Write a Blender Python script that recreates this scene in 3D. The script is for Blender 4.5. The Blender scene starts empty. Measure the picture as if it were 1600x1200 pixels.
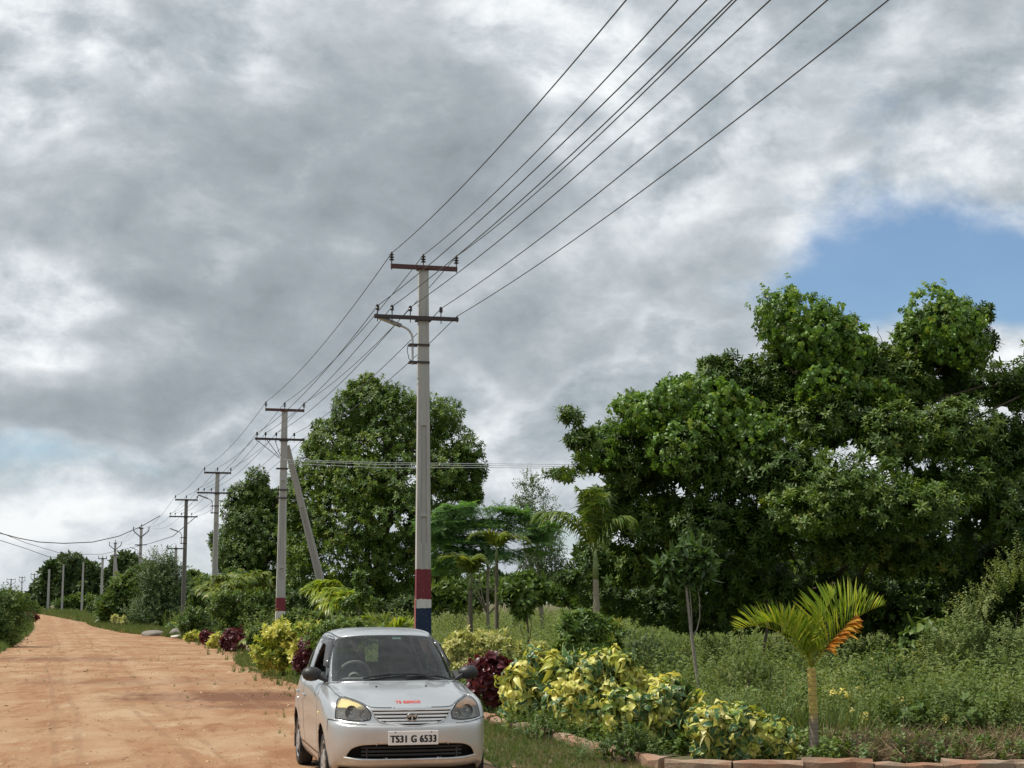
import bpy, bmesh, math, random
import numpy as np
from mathutils import Vector, Matrix

# ------------------------------------------------------------------ camera
SC = bpy.context.scene
COL = SC.collection
CAM_Z, PITCH, FPX = 1.8, math.radians(8.06), 2400.0
cam = bpy.data.cameras.new('camera')
cam.sensor_width = 36.0
cam.lens = 36.0 * FPX / 1600.0
cam.clip_start, cam.clip_end = 0.1, 6000.0
cam_ob = bpy.data.objects.new('camera', cam)
COL.objects.link(cam_ob)
cam_ob.location = (0, 0, CAM_Z)
cam_ob.rotation_euler = (math.pi / 2 + PITCH, 0, 0)
SC.camera = cam_ob
CP, SP = math.cos(PITCH), math.sin(PITCH)


def ray(px, py):
    cx, cy = (px - 800.0) / FPX, (600.0 - py) / FPX
    return np.array((cx, CP - cy * SP, SP + cy * CP))


def at(px, py, d):
    """point seen at photo pixel (px, py) that lies d metres ahead (world y)"""
    r = ray(px, py)
    return np.array((0, 0, CAM_Z)) + r * (d / r[1])


def gx(px, d):
    """world x of photo column px at distance d near the horizon"""
    return at(px, 940, d)[0]


# ------------------------------------------------------------------ light
SUN_AZ = math.radians(-90)      # from +y towards +x; negative is to the left
SUN_EL = math.radians(60)
sun_dir = Vector((math.sin(SUN_AZ) * math.cos(SUN_EL), math.cos(SUN_AZ) * math.cos(SUN_EL), math.sin(SUN_EL)))
sl = bpy.data.lights.new('sun', 'SUN')
sl.energy = 4.8
sl.angle = math.radians(0.6)
sl.color = (1.0, 0.95, 0.86)
so = bpy.data.objects.new('sun', sl)
so.rotation_euler = sun_dir.to_track_quat('Z', 'Y').to_euler()
COL.objects.link(so)
SC.view_settings.view_transform = 'Standard'
SC.view_settings.look = 'None'
SC.view_settings.exposure = 0.0
SC.view_settings.gamma = 1.0
SC.render.engine = 'CYCLES'
SC.cycles.max_bounces = 6
SC.cycles.diffuse_bounces = 2
SC.cycles.glossy_bounces = 3
SC.cycles.transmission_bounces = 3
SC.cycles.transparent_max_bounces = 8
SC.cycles.use_denoising = True
SC.cycles.denoising_prefilter = 'ACCURATE'


# ------------------------------------------------------------------ node helper
class NT:
    def __init__(self, tree):
        self.t = tree
        tree.nodes.clear()

    def n(self, kind, **kw):
        nd = self.t.nodes.new(kind)
        for k, v in kw.items():
            setattr(nd, k, v)
        return nd

    def put(self, sock, v):
        if isinstance(v, bpy.types.NodeSocket):
            self.t.links.new(v, sock)
        elif v is not None:
            sock.default_value = v

    def m(self, op, a, b=None, c=None, clamp=False):
        nd = self.n('ShaderNodeMath', operation=op, use_clamp=clamp)
        self.put(nd.inputs[0], a)
        self.put(nd.inputs[1], b)
        self.put(nd.inputs[2], c)
        return nd.outputs[0]

    def v(self, op, a, b=None, out=0):
        nd = self.n('ShaderNodeVectorMath', operation=op)
        self.put(nd.inputs[0], a)
        self.put(nd.inputs[1], b)
        return nd.outputs['Value' if op in ('DOT_PRODUCT', 'LENGTH', 'DISTANCE') else 'Vector']

    def xyz(self, x, y, z):
        nd = self.n('ShaderNodeCombineXYZ')
        for i, q in enumerate((x, y, z)):
            self.put(nd.inputs[i], q)
        return nd.outputs[0]

    def sep(self, v):
        nd = self.n('ShaderNodeSeparateXYZ')
        self.put(nd.inputs[0], v)
        return nd.outputs

    def noise(self, vec, scale, detail=4.0, rough=0.55, dist=0.0, lac=2.0, color=False):
        nd = self.n('ShaderNodeTexNoise')
        self.put(nd.inputs['Vector'], vec)
        nd.inputs['Scale'].default_value = scale
        nd.inputs['Detail'].default_value = detail
        nd.inputs['Roughness'].default_value = rough
        nd.inputs['Lacunarity'].default_value = lac
        nd.inputs['Distortion'].default_value = dist
        return nd.outputs['Color' if color else 0]

    def ss(self, v, lo, hi, a=0.0, b=1.0):
        nd = self.n('ShaderNodeMapRange', interpolation_type='SMOOTHSTEP')
        for i, q in enumerate((v, lo, hi, a, b)):
            self.put(nd.inputs[i], q)
        return nd.outputs[0]

    def lin(self, v, lo, hi, a=0.0, b=1.0):
        nd = self.n('ShaderNodeMapRange')
        for i, q in enumerate((v, lo, hi, a, b)):
            self.put(nd.inputs[i], q)
        return nd.outputs[0]

    def mix(self, f, a, b, mode='MIX'):
        nd = self.n('ShaderNodeMix', data_type='RGBA', blend_type=mode)
        self.put(nd.inputs[0], f)
        for s, q in ((nd.inputs[6], a), (nd.inputs[7], b)):
            self.put(s, q if isinstance(q, bpy.types.NodeSocket) else (q[0], q[1], q[2], 1.0))
        return nd.outputs[2]

    def ramp(self, f, stops, mode='LINEAR'):
        nd = self.n('ShaderNodeValToRGB')
        cr = nd.color_ramp
        cr.interpolation = mode
        while len(cr.elements) < len(stops):
            cr.elements.new(0.5)
        for e, (p, c) in zip(cr.elements, stops):
            e.position = p
            e.color = (c[0], c[1], c[2], 1.0)
        self.put(nd.inputs[0], f)
        return nd.outputs[0]


# ------------------------------------------------------------------ sky
world = bpy.data.worlds.new('World')
SC.world = world
world.use_nodes = True
w = NT(world.node_tree)
out = w.n('ShaderNodeOutputWorld')
bg = w.n('ShaderNodeBackground')
SKY_K = 0.1
bg.inputs[1].default_value = SKY_K * 1.06
w.t.links.new(bg.outputs[0], out.inputs[0])
sky = w.n('ShaderNodeTexSky', sky_type='NISHITA')
sky.sun_disc = False
sky.sun_elevation = SUN_EL
sky.sun_rotation = SUN_AZ
sky.air_density, sky.dust_density, sky.ozone_density = 1.0, 0.6, 1.5
gen = w.n('ShaderNodeTexCoord').outputs['Generated']
sx, sy, sz = w.sep(w.v('NORMALIZE', gen))[0:3]
az = w.m('ARCTAN2', sx, sy)
el = w.m('ARCSINE', sz)


def azel(px, py):
    r = ray(px, py)
    r = r / np.linalg.norm(r)
    return math.atan2(r[0], r[1]), math.asin(r[2])


# cloud coordinates: clouds flatten towards the horizon, so stretch with elevation
P2 = w.xyz(az, w.m('MULTIPLY', el, 1.5), 0.37)
warp = w.v('SUBTRACT', w.noise(P2, 6.0, 3.0, 0.5, color=True), (0.5, 0.5, 0.5))
PW = w.v('ADD', P2, w.v('MULTIPLY', warp, (0.05, 0.05, 0.03)))
AE = w.xyz(w.m('ADD', az, w.m('MULTIPLY', w.sep(warp)[0], 0.09)),
           w.m('ADD', el, w.m('MULTIPLY', w.sep(warp)[1], 0.07)), 0.0)


def blobs(lst):
    tot = None
    for (px, py, rx, ry, amp) in lst:
        a0, e0 = azel(px, py)
        d = w.v('MULTIPLY', w.v('SUBTRACT', AE, (a0, e0, 0)), (FPX / rx, FPX / ry, 0))
        g = w.m('MULTIPLY', w.m('EXPONENT', w.m('MULTIPLY', w.v('DOT_PRODUCT', d, d), -1.0)), amp)
        tot = g if tot is None else w.m('ADD', tot, g)
    return tot


# broad dark masses (positive) and bright openings (negative) of the cloud deck
dark = blobs([
    (470, 300, 280, 150, 0.62), (400, 450, 210, 130, 0.60), (620, 140, 130, 90, 0.34), (300, 230, 240, 110, 0.36), (330, 560, 190, 80, 0.40), (80, 640, 190, 42, 0.60),
    (240, 620, 120, 50, 0.35), (760, 370, 150, 110, 0.60), (840, 530, 130, 66, 0.58), (700, 640, 110, 40, 0.30), (560, 560, 120, 60, 0.20), (890, 320, 90, 60, 0.28),
    (1080, 400, 140, 60, 0.22), (1340, 110, 190, 70, 0.36), (1440, 215, 170, 34, 0.30), (1180, 240, 120, 60, 0.22), (1520, 30, 120, 50, 0.2), (170, 790, 80, 14, .3), (130, 815, 60, 12, .25),
    (740, 180, 80, 60, .25), (60, 300, 120, 60, .15), (1250, 430, 50, 60, .1),
    (90, 450, 120, 60, -0.55), (70, 560, 130, 34, -0.35), (420, 345, 70, 34, -0.42), (450, 450, 50, 36, -0.30), (620, 470, 36, 40, -0.25), (920, 140, 70, 110, -0.45), (800, 30, 110, 50, -0.3),
    (80, 110, 170, 130, -0.30), (1010, 560, 150, 60, -0.25), (1290, 380, 70, 50, -0.35), (1490, 262, 130, 30, -0.35), (1180, 560, 90, 50, -0.45), (730, 590, 40, 40, -.25), (1080, 60, 80, 60, -.2)])
m1 = w.noise(PW, 7.0, 10.0, 0.60)
m2 = w.noise(w.v('ADD', PW, (-0.018, 0.028, 0.0)), 7.0, 10.0, 0.60)
relief = w.m('SUBTRACT', m1, m2)
fine = w.noise(PW, 22.0, 6.0, 0.62)
m3 = w.noise(PW, 3.6, 8.0, 0.58)
a0 = w.m('ADD', w.m('MULTIPLY', dark, 1.0), w.m('ADD', w.m('MULTIPLY', w.m('SUBTRACT', m1, 0.5), 2.0), w.m('MULTIPLY', w.m('SUBTRACT', m3, 0.5), 0.8)))
alpha = w.m('ADD', w.ss(a0, 0.04, 0.28, 0.0, 0.44), w.ss(a0, 0.10, 0.95, 0.0, 0.54))
glow = blobs([(920, 130, 90, 120, .40), (800, 20, 120, 50, .28), (60, 90, 130, 130, .14), (1100, 40, 110, 60, .15), (640, 60, 80, 40, .12), (1180, 560, 100, 60, .26), (130, 790, 54, 28, .60), (20, 810, 60, 30, .35), (245, 775, 50, 22, .45), (300, 800, 40, 24, .3), (70, 835, 60, 20, .25), (1580, 540, 70, 60, .3), (1290, 380, 80, 50, .22),
              (1490, 262, 130, 26, .18), (760, 740, 90, 70, .16), (100, 455, 110, 50, .26), (60, 560, 120, 30, .18), (40, 60, 150, 120, .05), (960, 300, 200, 100, -.10), (1400, 120, 200, 80, -.08)])
rim = w.m('MULTIPLY', w.ss(a0, -0.30, 0.10, 0.0, 0.11), w.ss(a0, 0.40, 0.10))
va = w.m('ADD', w.m('ADD', w.m('ADD', 0.37, rim), glow), w.m('ADD', w.m('MULTIPLY', relief, 2.3), w.m('MULTIPLY', w.m('SUBTRACT', fine, .5), .62)))
colA = w.ramp(va, [(0.0, (3.3, 3.8, 4.2)), (0.3, (4.7, 5.2, 5.6)), (0.52, (6.3, 6.75, 7.1)), (0.75, (8.3, 8.6, 8.85)), (0.95, (9.7, 9.8, 9.8))])
vb = w.m('ADD', w.m('ADD', 0.40, w.m('MULTIPLY', w.m('SUBTRACT', m1, .5), -.6)), w.m('ADD', w.m('MULTIPLY', relief, 2.4), w.m('MULTIPLY', w.m('SUBTRACT', fine, .5), .5)))
colB = w.ramp(vb, [(0.0, (2.6, 3.02, 3.28)), (0.5, (3.6, 4.08, 4.4)), (1.0, (5.95, 6.45, 6.8))])
cloud = w.mix(alpha, colA, colB)
# where the deck opens
gap = blobs([(1480, 390, 210, 66, 1.35), (1320, 450, 120, 55, 1.1), (1580, 450, 110, 50, 1.1), (1290, 260, 200, 60, 0.42),
             (1440, 150, 260, 60, 0.36), (1450, 305, 240, 40, 0.48), (870, 215, 36, 40, 0.42), (70, 715, 220, 30, 0.42),
             (880, 860, 60, 40, 0.75), (290, 880, 160, 60, 0.55), (60, 760, 200, 50, 0.30), (30, 880, 120, 40, 0.4),
             (1420, 455, 70, 30, -0.55), (1470, 412, 30, 14, -0.5)])
n3 = w.noise(PW, 9.0, 8.0, 0.6)
gap = w.m('ADD', gap, w.m('MULTIPLY', w.m('SUBTRACT', n3, 0.52), 1.9))
gapm = w.ss(gap, 0.25, 1.0, 0.0, 0.96)
blue = w.mix(1.0, sky.outputs[0], (0.92, 1.05, 1.14), 'MULTIPLY')
col = w.mix(gapm, cloud, blue)
# pale air low over the horizon
low = w.ss(el, 0.0, 0.11, 0.35, 0.0)
col = w.mix(low, col, (6.0, 6.6, 6.9))
w.put(bg.inputs[0], col)
world.cycles.sampling_method = 'MANUAL'
world.cycles.sample_map_resolution = 256


# ------------------------------------------------------------------ object helpers
def tag(o, label=None, cat=None, group=None, kind=None):
    if label:
        o['label'] = label
    if cat:
        o['category'] = cat
    if group:
        o['group'] = group
    if kind:
        o['kind'] = kind
    return o


def empty(name, loc, rz=0.0):
    o = bpy.data.objects.new(name, None)
    o.empty_display_size = 0.2
    o.location = loc
    o.rotation_euler = (0, 0, rz)
    COL.objects.link(o)
    return o


def link(name, me, parent=None):
    o = bpy.data.objects.new(name, me)
    COL.objects.link(o)
    if parent is not None:
        o.parent = parent
    return o


def npmesh(name, V, F, mats, smooth=True, tint=None, midx=None):
    """V (n,3); F list of (m,3)/(m,4) index arrays; tint (n,4)"""
    me = bpy.data.meshes.new(name)
    V = np.asarray(V, dtype=np.float32)
    F = [np.asarray(f, dtype=np.int32) for f in F if len(f)]
    nl = sum(f.size for f in F)
    nf = sum(len(f) for f in F)
    me.vertices.add(len(V))
    me.vertices.foreach_set('co', V.ravel())
    me.loops.add(nl)
    me.polygons.add(nf)
    me.loops.foreach_set('vertex_index', np.concatenate([f.ravel() for f in F]))
    tot = np.concatenate([np.full(len(f), f.shape[1], dtype=np.int32) for f in F])
    start = np.concatenate([[0], np.cumsum(tot)[:-1]]).astype(np.int32)
    me.polygons.foreach_set('loop_start', start)
    me.polygons.foreach_set('loop_total', tot)
    me.polygons.foreach_set('use_smooth', np.full(nf, smooth, dtype=bool))
    if midx is not None:
        me.polygons.foreach_set('material_index', np.asarray(midx, dtype=np.int32))
    for mt in (mats if isinstance(mats, (list, tuple)) else [mats]):
        me.materials.append(mt)
    if tint is not None:
        ca = me.color_attributes.new('tint', 'FLOAT_COLOR', 'POINT')
        ca.data.foreach_set('color', np.asarray(tint, dtype=np.float32).ravel())
    me.update(calc_edges=True)
    return me


class MB:
    """collects shapes and links them as one mesh object"""

    def __init__(self):
        self.V, self.F, self.n = [], [], 0

    def add(self, V, F):
        V = np.asarray(V, dtype=float)
        for f in F:
            self.F.append(tuple(int(i) + self.n for i in f))
        self.V.append(V)
        self.n += len(V)
        return self

    def box(self, c, s, R=None, taper=None):
        h = np.array(s) / 2.0
        V = np.array([(x, y, z) for z in (-1, 1) for y in (-1, 1) for x in (-1, 1)], dtype=float)
        if taper is not None:
            V[4:, :2] *= taper
        V = V * h
        if R is not None:
            V = V @ np.array(R).T
        return self.add(V + np.array(c), [(0, 2, 3, 1), (4, 5, 7, 6), (0, 1, 5, 4), (2, 6, 7, 3), (0, 4, 6, 2), (1, 3, 7, 5)])

    def tube(self, pts, rad, n=8, cap=True, flat=1.0):
        pts = np.asarray(pts, dtype=float)
        rad = np.broadcast_to(np.asarray(rad, dtype=float), (len(pts),))
        T = np.gradient(pts, axis=0)
        T /= np.linalg.norm(T, axis=1)[:, None] + 1e-12
        ref = np.array((0, 0, 1.0)) if abs(T[0][2]) < 0.9 else np.array((1.0, 0, 0))
        a = np.linspace(0, 2 * math.pi, n, endpoint=False)
        V = []
        X = np.cross(ref, T[0])
        X /= np.linalg.norm(X)
        for p, t, r in zip(pts, T, rad):
            X = X - t * np.dot(X, t)
            X /= np.linalg.norm(X) + 1e-12
            Y = np.cross(t, X)
            V.append(p + r * (np.cos(a)[:, None] * X + flat * np.sin(a)[:, None] * Y))
        V = np.concatenate(V)
        F = []
        for i in range(len(pts) - 1):
            for j in range(n):
                k = (j + 1) % n
                F.append((i * n + j, i * n + k, (i + 1) * n + k, (i + 1) * n + j))
        if cap:
            F.append(tuple(range(n - 1, -1, -1)))
            F.append(tuple(range((len(pts) - 1) * n, len(pts) * n)))
        return self.add(V, F)

    def lathe(self, prof, n=16, M=None, cap=True):
        """prof [(r, z)...] turned about z, optional 4x4 matrix"""
        a = np.linspace(0, 2 * math.pi, n, endpoint=False)
        V = np.concatenate([np.stack([r * np.cos(a), r * np.sin(a), np.full(n, z)], 1) for r, z in prof])
        F = []
        for i in range(len(prof) - 1):
            for j in range(n):
                k = (j + 1) % n
                F.append((i * n + j, i * n + k, (i + 1) * n + k, (i + 1) * n + j))
        if cap:
            F.append(tuple(range(n - 1, -1, -1)))
            F.append(tuple(range((len(prof) - 1) * n, len(prof) * n)))
        if M is not None:
            M = np.array(M)
            V = V @ M[:3, :3].T + M[:3, 3]
        return self.add(V, F)

    def prism(self, poly, z0, z1, M=None):
        n = len(poly)
        V = np.array([(p[0], p[1], z0) for p in poly] + [(p[0], p[1], z1) for p in poly], dtype=float)
        F = [tuple(range(n - 1, -1, -1)), tuple(range(n, 2 * n))]
        F += [(i, (i + 1) % n, n + (i + 1) % n, n + i) for i in range(n)]
        if M is not None:
            M = np.array(M)
            V = V @ M[:3, :3].T + M[:3, 3]
        return self.add(V, F)

    def build(self, name, mat, parent=None, smooth=False, bevel=0.0, seg=2, auto=35):
        me = bpy.data.meshes.new(name)
        V = np.concatenate(self.V)
        me.from_pydata([tuple(v) for v in V], [], self.F)
        for mt in (mat if isinstance(mat, (list, tuple)) else [mat]):
            me.materials.append(mt)
        if smooth:
            me.polygons.foreach_set('use_smooth', np.ones(len(me.polygons), dtype=bool))
            if auto:
                me.set_sharp_from_angle(angle=math.radians(auto))
        me.update()
        o = link(name, me, parent)
        if bevel > 0:
            b = o.modifiers.new('bevel', 'BEVEL')
            b.width = bevel
            b.segments = seg
            b.limit_method = 'ANGLE'
        return o


def copy_tree(o, parent=None):
    c = o.copy()
    COL.objects.link(c)
    if parent is not None:
        c.parent = parent
    for ch in o.children:
        copy_tree(ch, c)
    return c


# ------------------------------------------------------------------ materials
def mat(name):
    m = bpy.data.materials.new(name)
    m.use_nodes = True
    return m, NT(m.node_tree)


def principled(t, **kw):
    p = t.n('ShaderNodeBsdfPrincipled')
    o = t.n('ShaderNodeOutputMaterial')
    t.t.links.new(p.outputs[0], o.inputs[0])
    for k, v in kw.items():
        k = k.replace('_', ' ')
        if isinstance(v, tuple) and len(v) == 3:
            v = (*v, 1.0)
        t.put(p.inputs[k], v)
    return p


def bump(t, p, h, strength=0.4, dist=0.02):
    b = t.n('ShaderNodeBump')
    b.inputs['Strength'].default_value = strength
    b.inputs['Distance'].default_value = dist
    t.put(b.inputs['Height'], h)
    t.t.links.new(b.outputs[0], p.inputs['Normal'])


def plain(name, c, rough=0.5, var=0.12, scale=8.0, metal=0.0, bmp=0.0, spec=0.5, coat=0.0):
    m, t = mat(name)
    pos = t.n('ShaderNodeTexCoord').outputs['Object']
    n = t.noise(pos, scale, 6.0, 0.6)
    cc = t.mix(n, tuple(x * (1 - var) for x in c), tuple(min(1, x * (1 + var)) for x in c))
    p = principled(t, Base_Color=cc, Roughness=rough, Metallic=metal)
    p.inputs['Specular IOR Level'].default_value = spec
    p.inputs['Coat Weight'].default_value = coat
    if bmp:
        bump(t, p, n, bmp)
    return m


def leaf_mat(name, stops, trans=0.28, rough=0.42, edge=None, edge_at=(0.45, 0.75), tip=None, spec=0.4, tcol=1.5):
    """stops: ramp over the per-leaf value; edge: margin colour; tip: colour towards the tip"""
    m, t = mat(name)
    at_ = t.n('ShaderNodeAttribute', attribute_name='tint')
    r, g, b = t.sep(at_.outputs['Color'])[0:3]
    c = t.ramp(r, stops)
    if edge is not None:
        pos = t.n('ShaderNodeTexCoord').outputs['Object']
        nz = t.noise(pos, 38.0, 2.0)
        e = t.m('ADD', g, t.m('MULTIPLY', t.m('SUBTRACT', nz, 0.5), 0.9))
        c = t.mix(t.ss(e, edge_at[0], edge_at[1]), c, edge)
    if tip is not None:
        c = t.mix(t.ss(b, 0.35, 1.0), c, tip)
    p = t.n('ShaderNodeBsdfPrincipled')
    t.put(p.inputs['Base Color'], c)
    p.inputs['Roughness'].default_value = rough
    p.inputs['Specular IOR Level'].default_value = spec
    tr = t.n('ShaderNodeBsdfTranslucent')
    t.put(tr.inputs[0], t.mix(1.0, c, (1.15 * tcol, 1.1 * tcol, 0.6 * tcol), 'MULTIPLY'))
    mx = t.n('ShaderNodeMixShader')
    mx.inputs[0].default_value = trans
    t.t.links.new(p.outputs[0], mx.inputs[1])
    t.t.links.new(tr.outputs[0], mx.inputs[2])
    o = t.n('ShaderNodeOutputMaterial')
    t.t.links.new(mx.outputs[0], o.inputs[0])
    return m


def concrete_mat(name, c, bands=None, top=None):
    """weathered concrete; bands: [(z_top, colour)...] painted rings measured from the foot, lowest first"""
    m, t = mat(name)
    pos = t.n('ShaderNodeTexCoord').outputs['Object']
    n = t.noise(t.v('MULTIPLY', pos, (6.0, 6.0, 0.9)), 1.6, 7.0, 0.62)
    f = t.noise(pos, 60.0, 3.0, 0.6)
    cc = t.mix(n, tuple(x * 0.72 for x in c), tuple(x * 1.2 for x in c))
    cc = t.mix(t.ss(f, 0.62, 0.75, 0.0, 0.45), cc, (0.16, 0.15, 0.13))
    cc = t.mix(t.ss(t.noise(t.v('MULTIPLY', pos, (9.0, 9.0, 0.35)), 2.0, 5.0, 0.6), 0.5, 0.68, 0.0, 0.45), cc, tuple(x * 0.5 for x in c))
    rough = 0.85
    if bands:
        z = t.sep(pos)[2]
        wob_ = t.noise(pos, 9.0, 4.0, 0.6)
        edge = t.m('ADD', z, t.m('ADD', t.m('MULTIPLY', t.m('SUBTRACT', f, 0.5), 0.03), t.m('MULTIPLY', t.m('SUBTRACT', wob_, 0.5), 0.06)))
        bare = cc
        chips = t.ss(t.noise(pos, 24.0, 5.0, 0.7), 0.63, 0.68, 0.0, 0.8)
        for zt, bc in reversed(bands):
            wear = t.mix(t.ss(n, 0.3, 0.75), bc, tuple(x * 0.8 for x in bc))
            wear = t.mix(chips, wear, bare)
            cc = t.mix(t.m('LESS_THAN', edge, zt), cc, wear)
    p = principled(t, Base_Color=cc, Roughness=rough)
    bump(t, p, f, 0.25, 0.006)
    return m


STEEL = plain('painted_steel', (0.045, 0.032, 0.03), 0.6, 0.35, 20.0)
RUST = plain('red_oxide_steel', (0.075, 0.03, 0.026), 0.65, 0.35, 20.0)
GALV = plain('galvanised_pipe', (0.42, 0.43, 0.43), 0.45, 0.2, 30.0, metal=0.5)
PORCELAIN = plain('brown_porcelain', (0.03, 0.022, 0.02), 0.22, 0.2)
WIRE = plain('aluminium_wire', (0.07, 0.07, 0.072), 0.5, 0.1, metal=0.3)
CABLE = plain('black_cable', (0.02, 0.02, 0.02), 0.55, 0.1)
BARK = plain('bark', (0.11, 0.085, 0.065), 0.9, 0.4, 14.0, bmp=0.5)
PALEBARK = plain('pale_bark', (0.24, 0.21, 0.17), 0.85, 0.35, 18.0, bmp=0.4)

# ------------------------------------------------------------------ ground
def road_line(d):
    """world x of the kerb line at distance d; the road runs beside it on the left"""
    d = np.asarray(d, dtype=float)
    x = 6.35 - 0.282 * d - np.clip(d - 58, 0, None) ** 2 * 0.0006 * (d < 110) - (d >= 110) * (1.6224 + (d - 110) * 0.0624)
    return x


gm, t = mat('weedy_ground')
pos = t.n('ShaderNodeTexCoord').outputs['Object']
n1_ = t.noise(pos, 0.35, 6.0, 0.6)
n2_ = t.noise(pos, 9.0, 5.0, 0.65)
gcol = t.mix(t.ss(n1_, 0.35, 0.65), (0.055, 0.07, 0.022), (0.10, 0.085, 0.04))
gcol = t.mix(t.ss(n2_, 0.45, 0.7), gcol, (0.17, 0.10, 0.05))
bump(t, principled(t, Base_Color=gcol, Roughness=0.95), n2_, 0.6, 0.05)
mb = MB()
S = 2500.0
mb.add([(-S, -60, 0), (S, -60, 0), (S, S, 0), (-S, S, 0)], [(0, 1, 2, 3)])
tag(mb.build('ground', gm), 'weedy earth under the plants and fields', 'ground', kind='structure')

rm, t = mat('red_sand')
pos = t.n('ShaderNodeTexCoord').outputs['Object']
px_, py_, pz_ = t.sep(pos)[0:3]
along = t.xyz(t.m('ADD', px_, t.m('MULTIPLY', py_, 0.29)), t.m('MULTIPLY', py_, 0.12), 0.0)   # streaks run with the traffic
across = t.v('ADD', t.xyz(t.m('MULTIPLY', px_, 0.5), t.m('MULTIPLY', py_, 0.8), 0.0), t.v('MULTIPLY', t.noise(pos, 0.4, 3.0, color=True), (1.4, 1.4, 0)))
big = t.noise(pos, 0.16, 5.0, 0.6)
streak = t.noise(along, 1.5, 6.0, 0.6)
patch = t.noise(across, 0.55, 7.0, 0.62)
grain = t.noise(t.xyz(px_, t.m('MULTIPLY', py_, 0.22), 0.0), 34.0, 5.0, 0.75)
mott = t.noise(t.xyz(t.m('ADD', px_, t.m('MULTIPLY', py_, 0.12)), t.m('MULTIPLY', py_, 0.33), 0.0), 1.1, 8.0, 0.72, 0.6)
mid_ = t.noise(t.xyz(t.m('ADD', px_, t.m('MULTIPLY', py_, 0.2)), t.m('MULTIPLY', py_, 0.5), 0.0), 3.4, 7.0, 0.7)
c = t.mix(t.ss(big, 0.3, 0.7), (0.38, 0.205, 0.10), (0.43, 0.27, 0.145))
c = t.mix(t.ss(patch, 0.42, 0.68), c, (0.46, 0.31, 0.175))
c = t.mix(t.ss(patch, 0.5, 0.28, 0.0, 0.75), c, (0.34, 0.165, 0.08))
c = t.mix(t.ss(streak, 0.54, 0.72, 0.0, 0.6), c, (0.31, 0.165, 0.085))
c = t.mix(t.ss(mid_, 0.52, 0.75, 0.0, 0.6), c, (0.53, 0.38, 0.23))
c = t.mix(t.ss(mid_, 0.42, 0.25, 0.0, 0.55), c, (0.27, 0.15, 0.085))
c = t.mix(t.ss(mott, 0.51, 0.62, 0.0, 0.8), c, (0.31, 0.155, 0.075))
c = t.mix(t.ss(mott, 0.47, 0.36, 0.0, 0.75), c, (0.54, 0.40, 0.25))
# dark red patch beside the parked car, and one across the left edge
for (cx_, cy_, rx_, ry_, amp_) in ((-5.1, 29.8, 2.9, 2.6, 1.0), (-4.2, 27.2, 1.5, 1.1, 0.8), (-14.5, 49, 4.0, 2.6, 0.65), (-8.6, 35.5, 4.2, 2.2, 0.35)):
    d_ = t.v('MULTIPLY', t.v('SUBTRACT', pos, (cx_, cy_, 0)), (1 / rx_, 1 / ry_, 0))
    g_ = t.m('EXPONENT', t.m('MULTIPLY', t.v('DOT_PRODUCT', d_, d_), -1.0))
    g_ = t.ss(t.m('ADD', g_, t.m('ADD', t.m('MULTIPLY', t.m('SUBTRACT', patch, 0.5), 1.3), t.m('MULTIPLY', t.m('SUBTRACT', mid_, 0.5), 1.6))), 0.3, 0.95, 0.0, amp_)
    c = t.mix(g_, c, (0.20, 0.095, 0.05))
# tyre tracks
sline = t.m('ADD', t.m('ADD', px_, t.m('MULTIPLY', py_, 0.30)), t.m('MULTIPLY', t.m('SUBTRACT', t.noise(along, 0.35, 2.0), 0.5), 1.6))
for s0, amp_ in ((0.2, 0.5), (0.55, 0.45), (1.7, 0.5), (2.1, 0.4), (3.6, 0.35), (-1.0, 0.35)):
    q = t.m('ABSOLUTE', t.m('SUBTRACT', sline, s0))
    k_ = t.ss(q, 0.085, 0.03, 0.0, amp_ * 1.3)
    k_ = t.m('MULTIPLY', k_, t.ss(mid_, 0.35, 0.6))
    c = t.mix(k_, c, (0.30, 0.18, 0.10))
c = t.mix(t.ss(grain, 0.55, 0.72, 0.0, 0.55), c, (0.21, 0.125, 0.07))
c = t.mix(t.ss(grain, 0.45, 0.28, 0.0, 0.5), c, (0.58, 0.46, 0.32))
for s0 in (0.9, 2.5, -0.8):
    q = t.m('ABSOLUTE', t.m('SUBTRACT', sline, s0))
    c = t.mix(t.m('MULTIPLY', t.ss(q, 0.42, 0.12, 0.0, 0.42), t.ss(mott, 0.62, 0.45)), c, (0.52, 0.36, 0.22))
c = t.mix(1.0, c, (0.71, 0.675, 0.68), 'MULTIPLY')
h_ = t.m('ADD', t.m('MULTIPLY', mid_, 1.0), t.m('ADD', t.m('MULTIPLY', grain, 0.25), t.m('MULTIPLY', patch, 1.2)))
bump(t, principled(t, Base_Color=c, Roughness=0.95, Specular_IOR_Level=0.2), h_, 0.55, 0.05)

rng = np.random.default_rng(7)


def wob(d, amp, seed):
    r = np.random.default_rng(seed)
    o = 0
    for k in range(6):
        f = 0.09 * 1.9 ** k
        o = o + amp / (1.45 ** k) * np.sin(d * f + r.uniform(0, 6.3))
    return o


ds = np.concatenate([np.linspace(2, 60, 200), np.linspace(60.5, 300, 240)])
right = road_line(ds) - 0.35 + wob(ds, 0.22, 1) - np.interp(ds, [2, 20, 45, 52, 70, 80, 95, 110, 140, 200, 300], [1.3, 1.1, 0.8, 0.2, 0.2, 0.3, 2.2, 2.4, 1.8, 2.0, 2.0])
left = road_line(ds) - np.interp(ds, [2, 30, 54, 78, 120, 200, 300], [11.5, 10.5, 9.6, 9.2, 8.2, 7.5, 7.0]) + wob(ds, 0.3, 2)
NS = 24
V = []
for k in range(NS + 1):
    f = k / NS
    V.append(np.stack([left * (1 - f) + right * f, ds, np.full(len(ds), 0.006)], 1))
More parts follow.
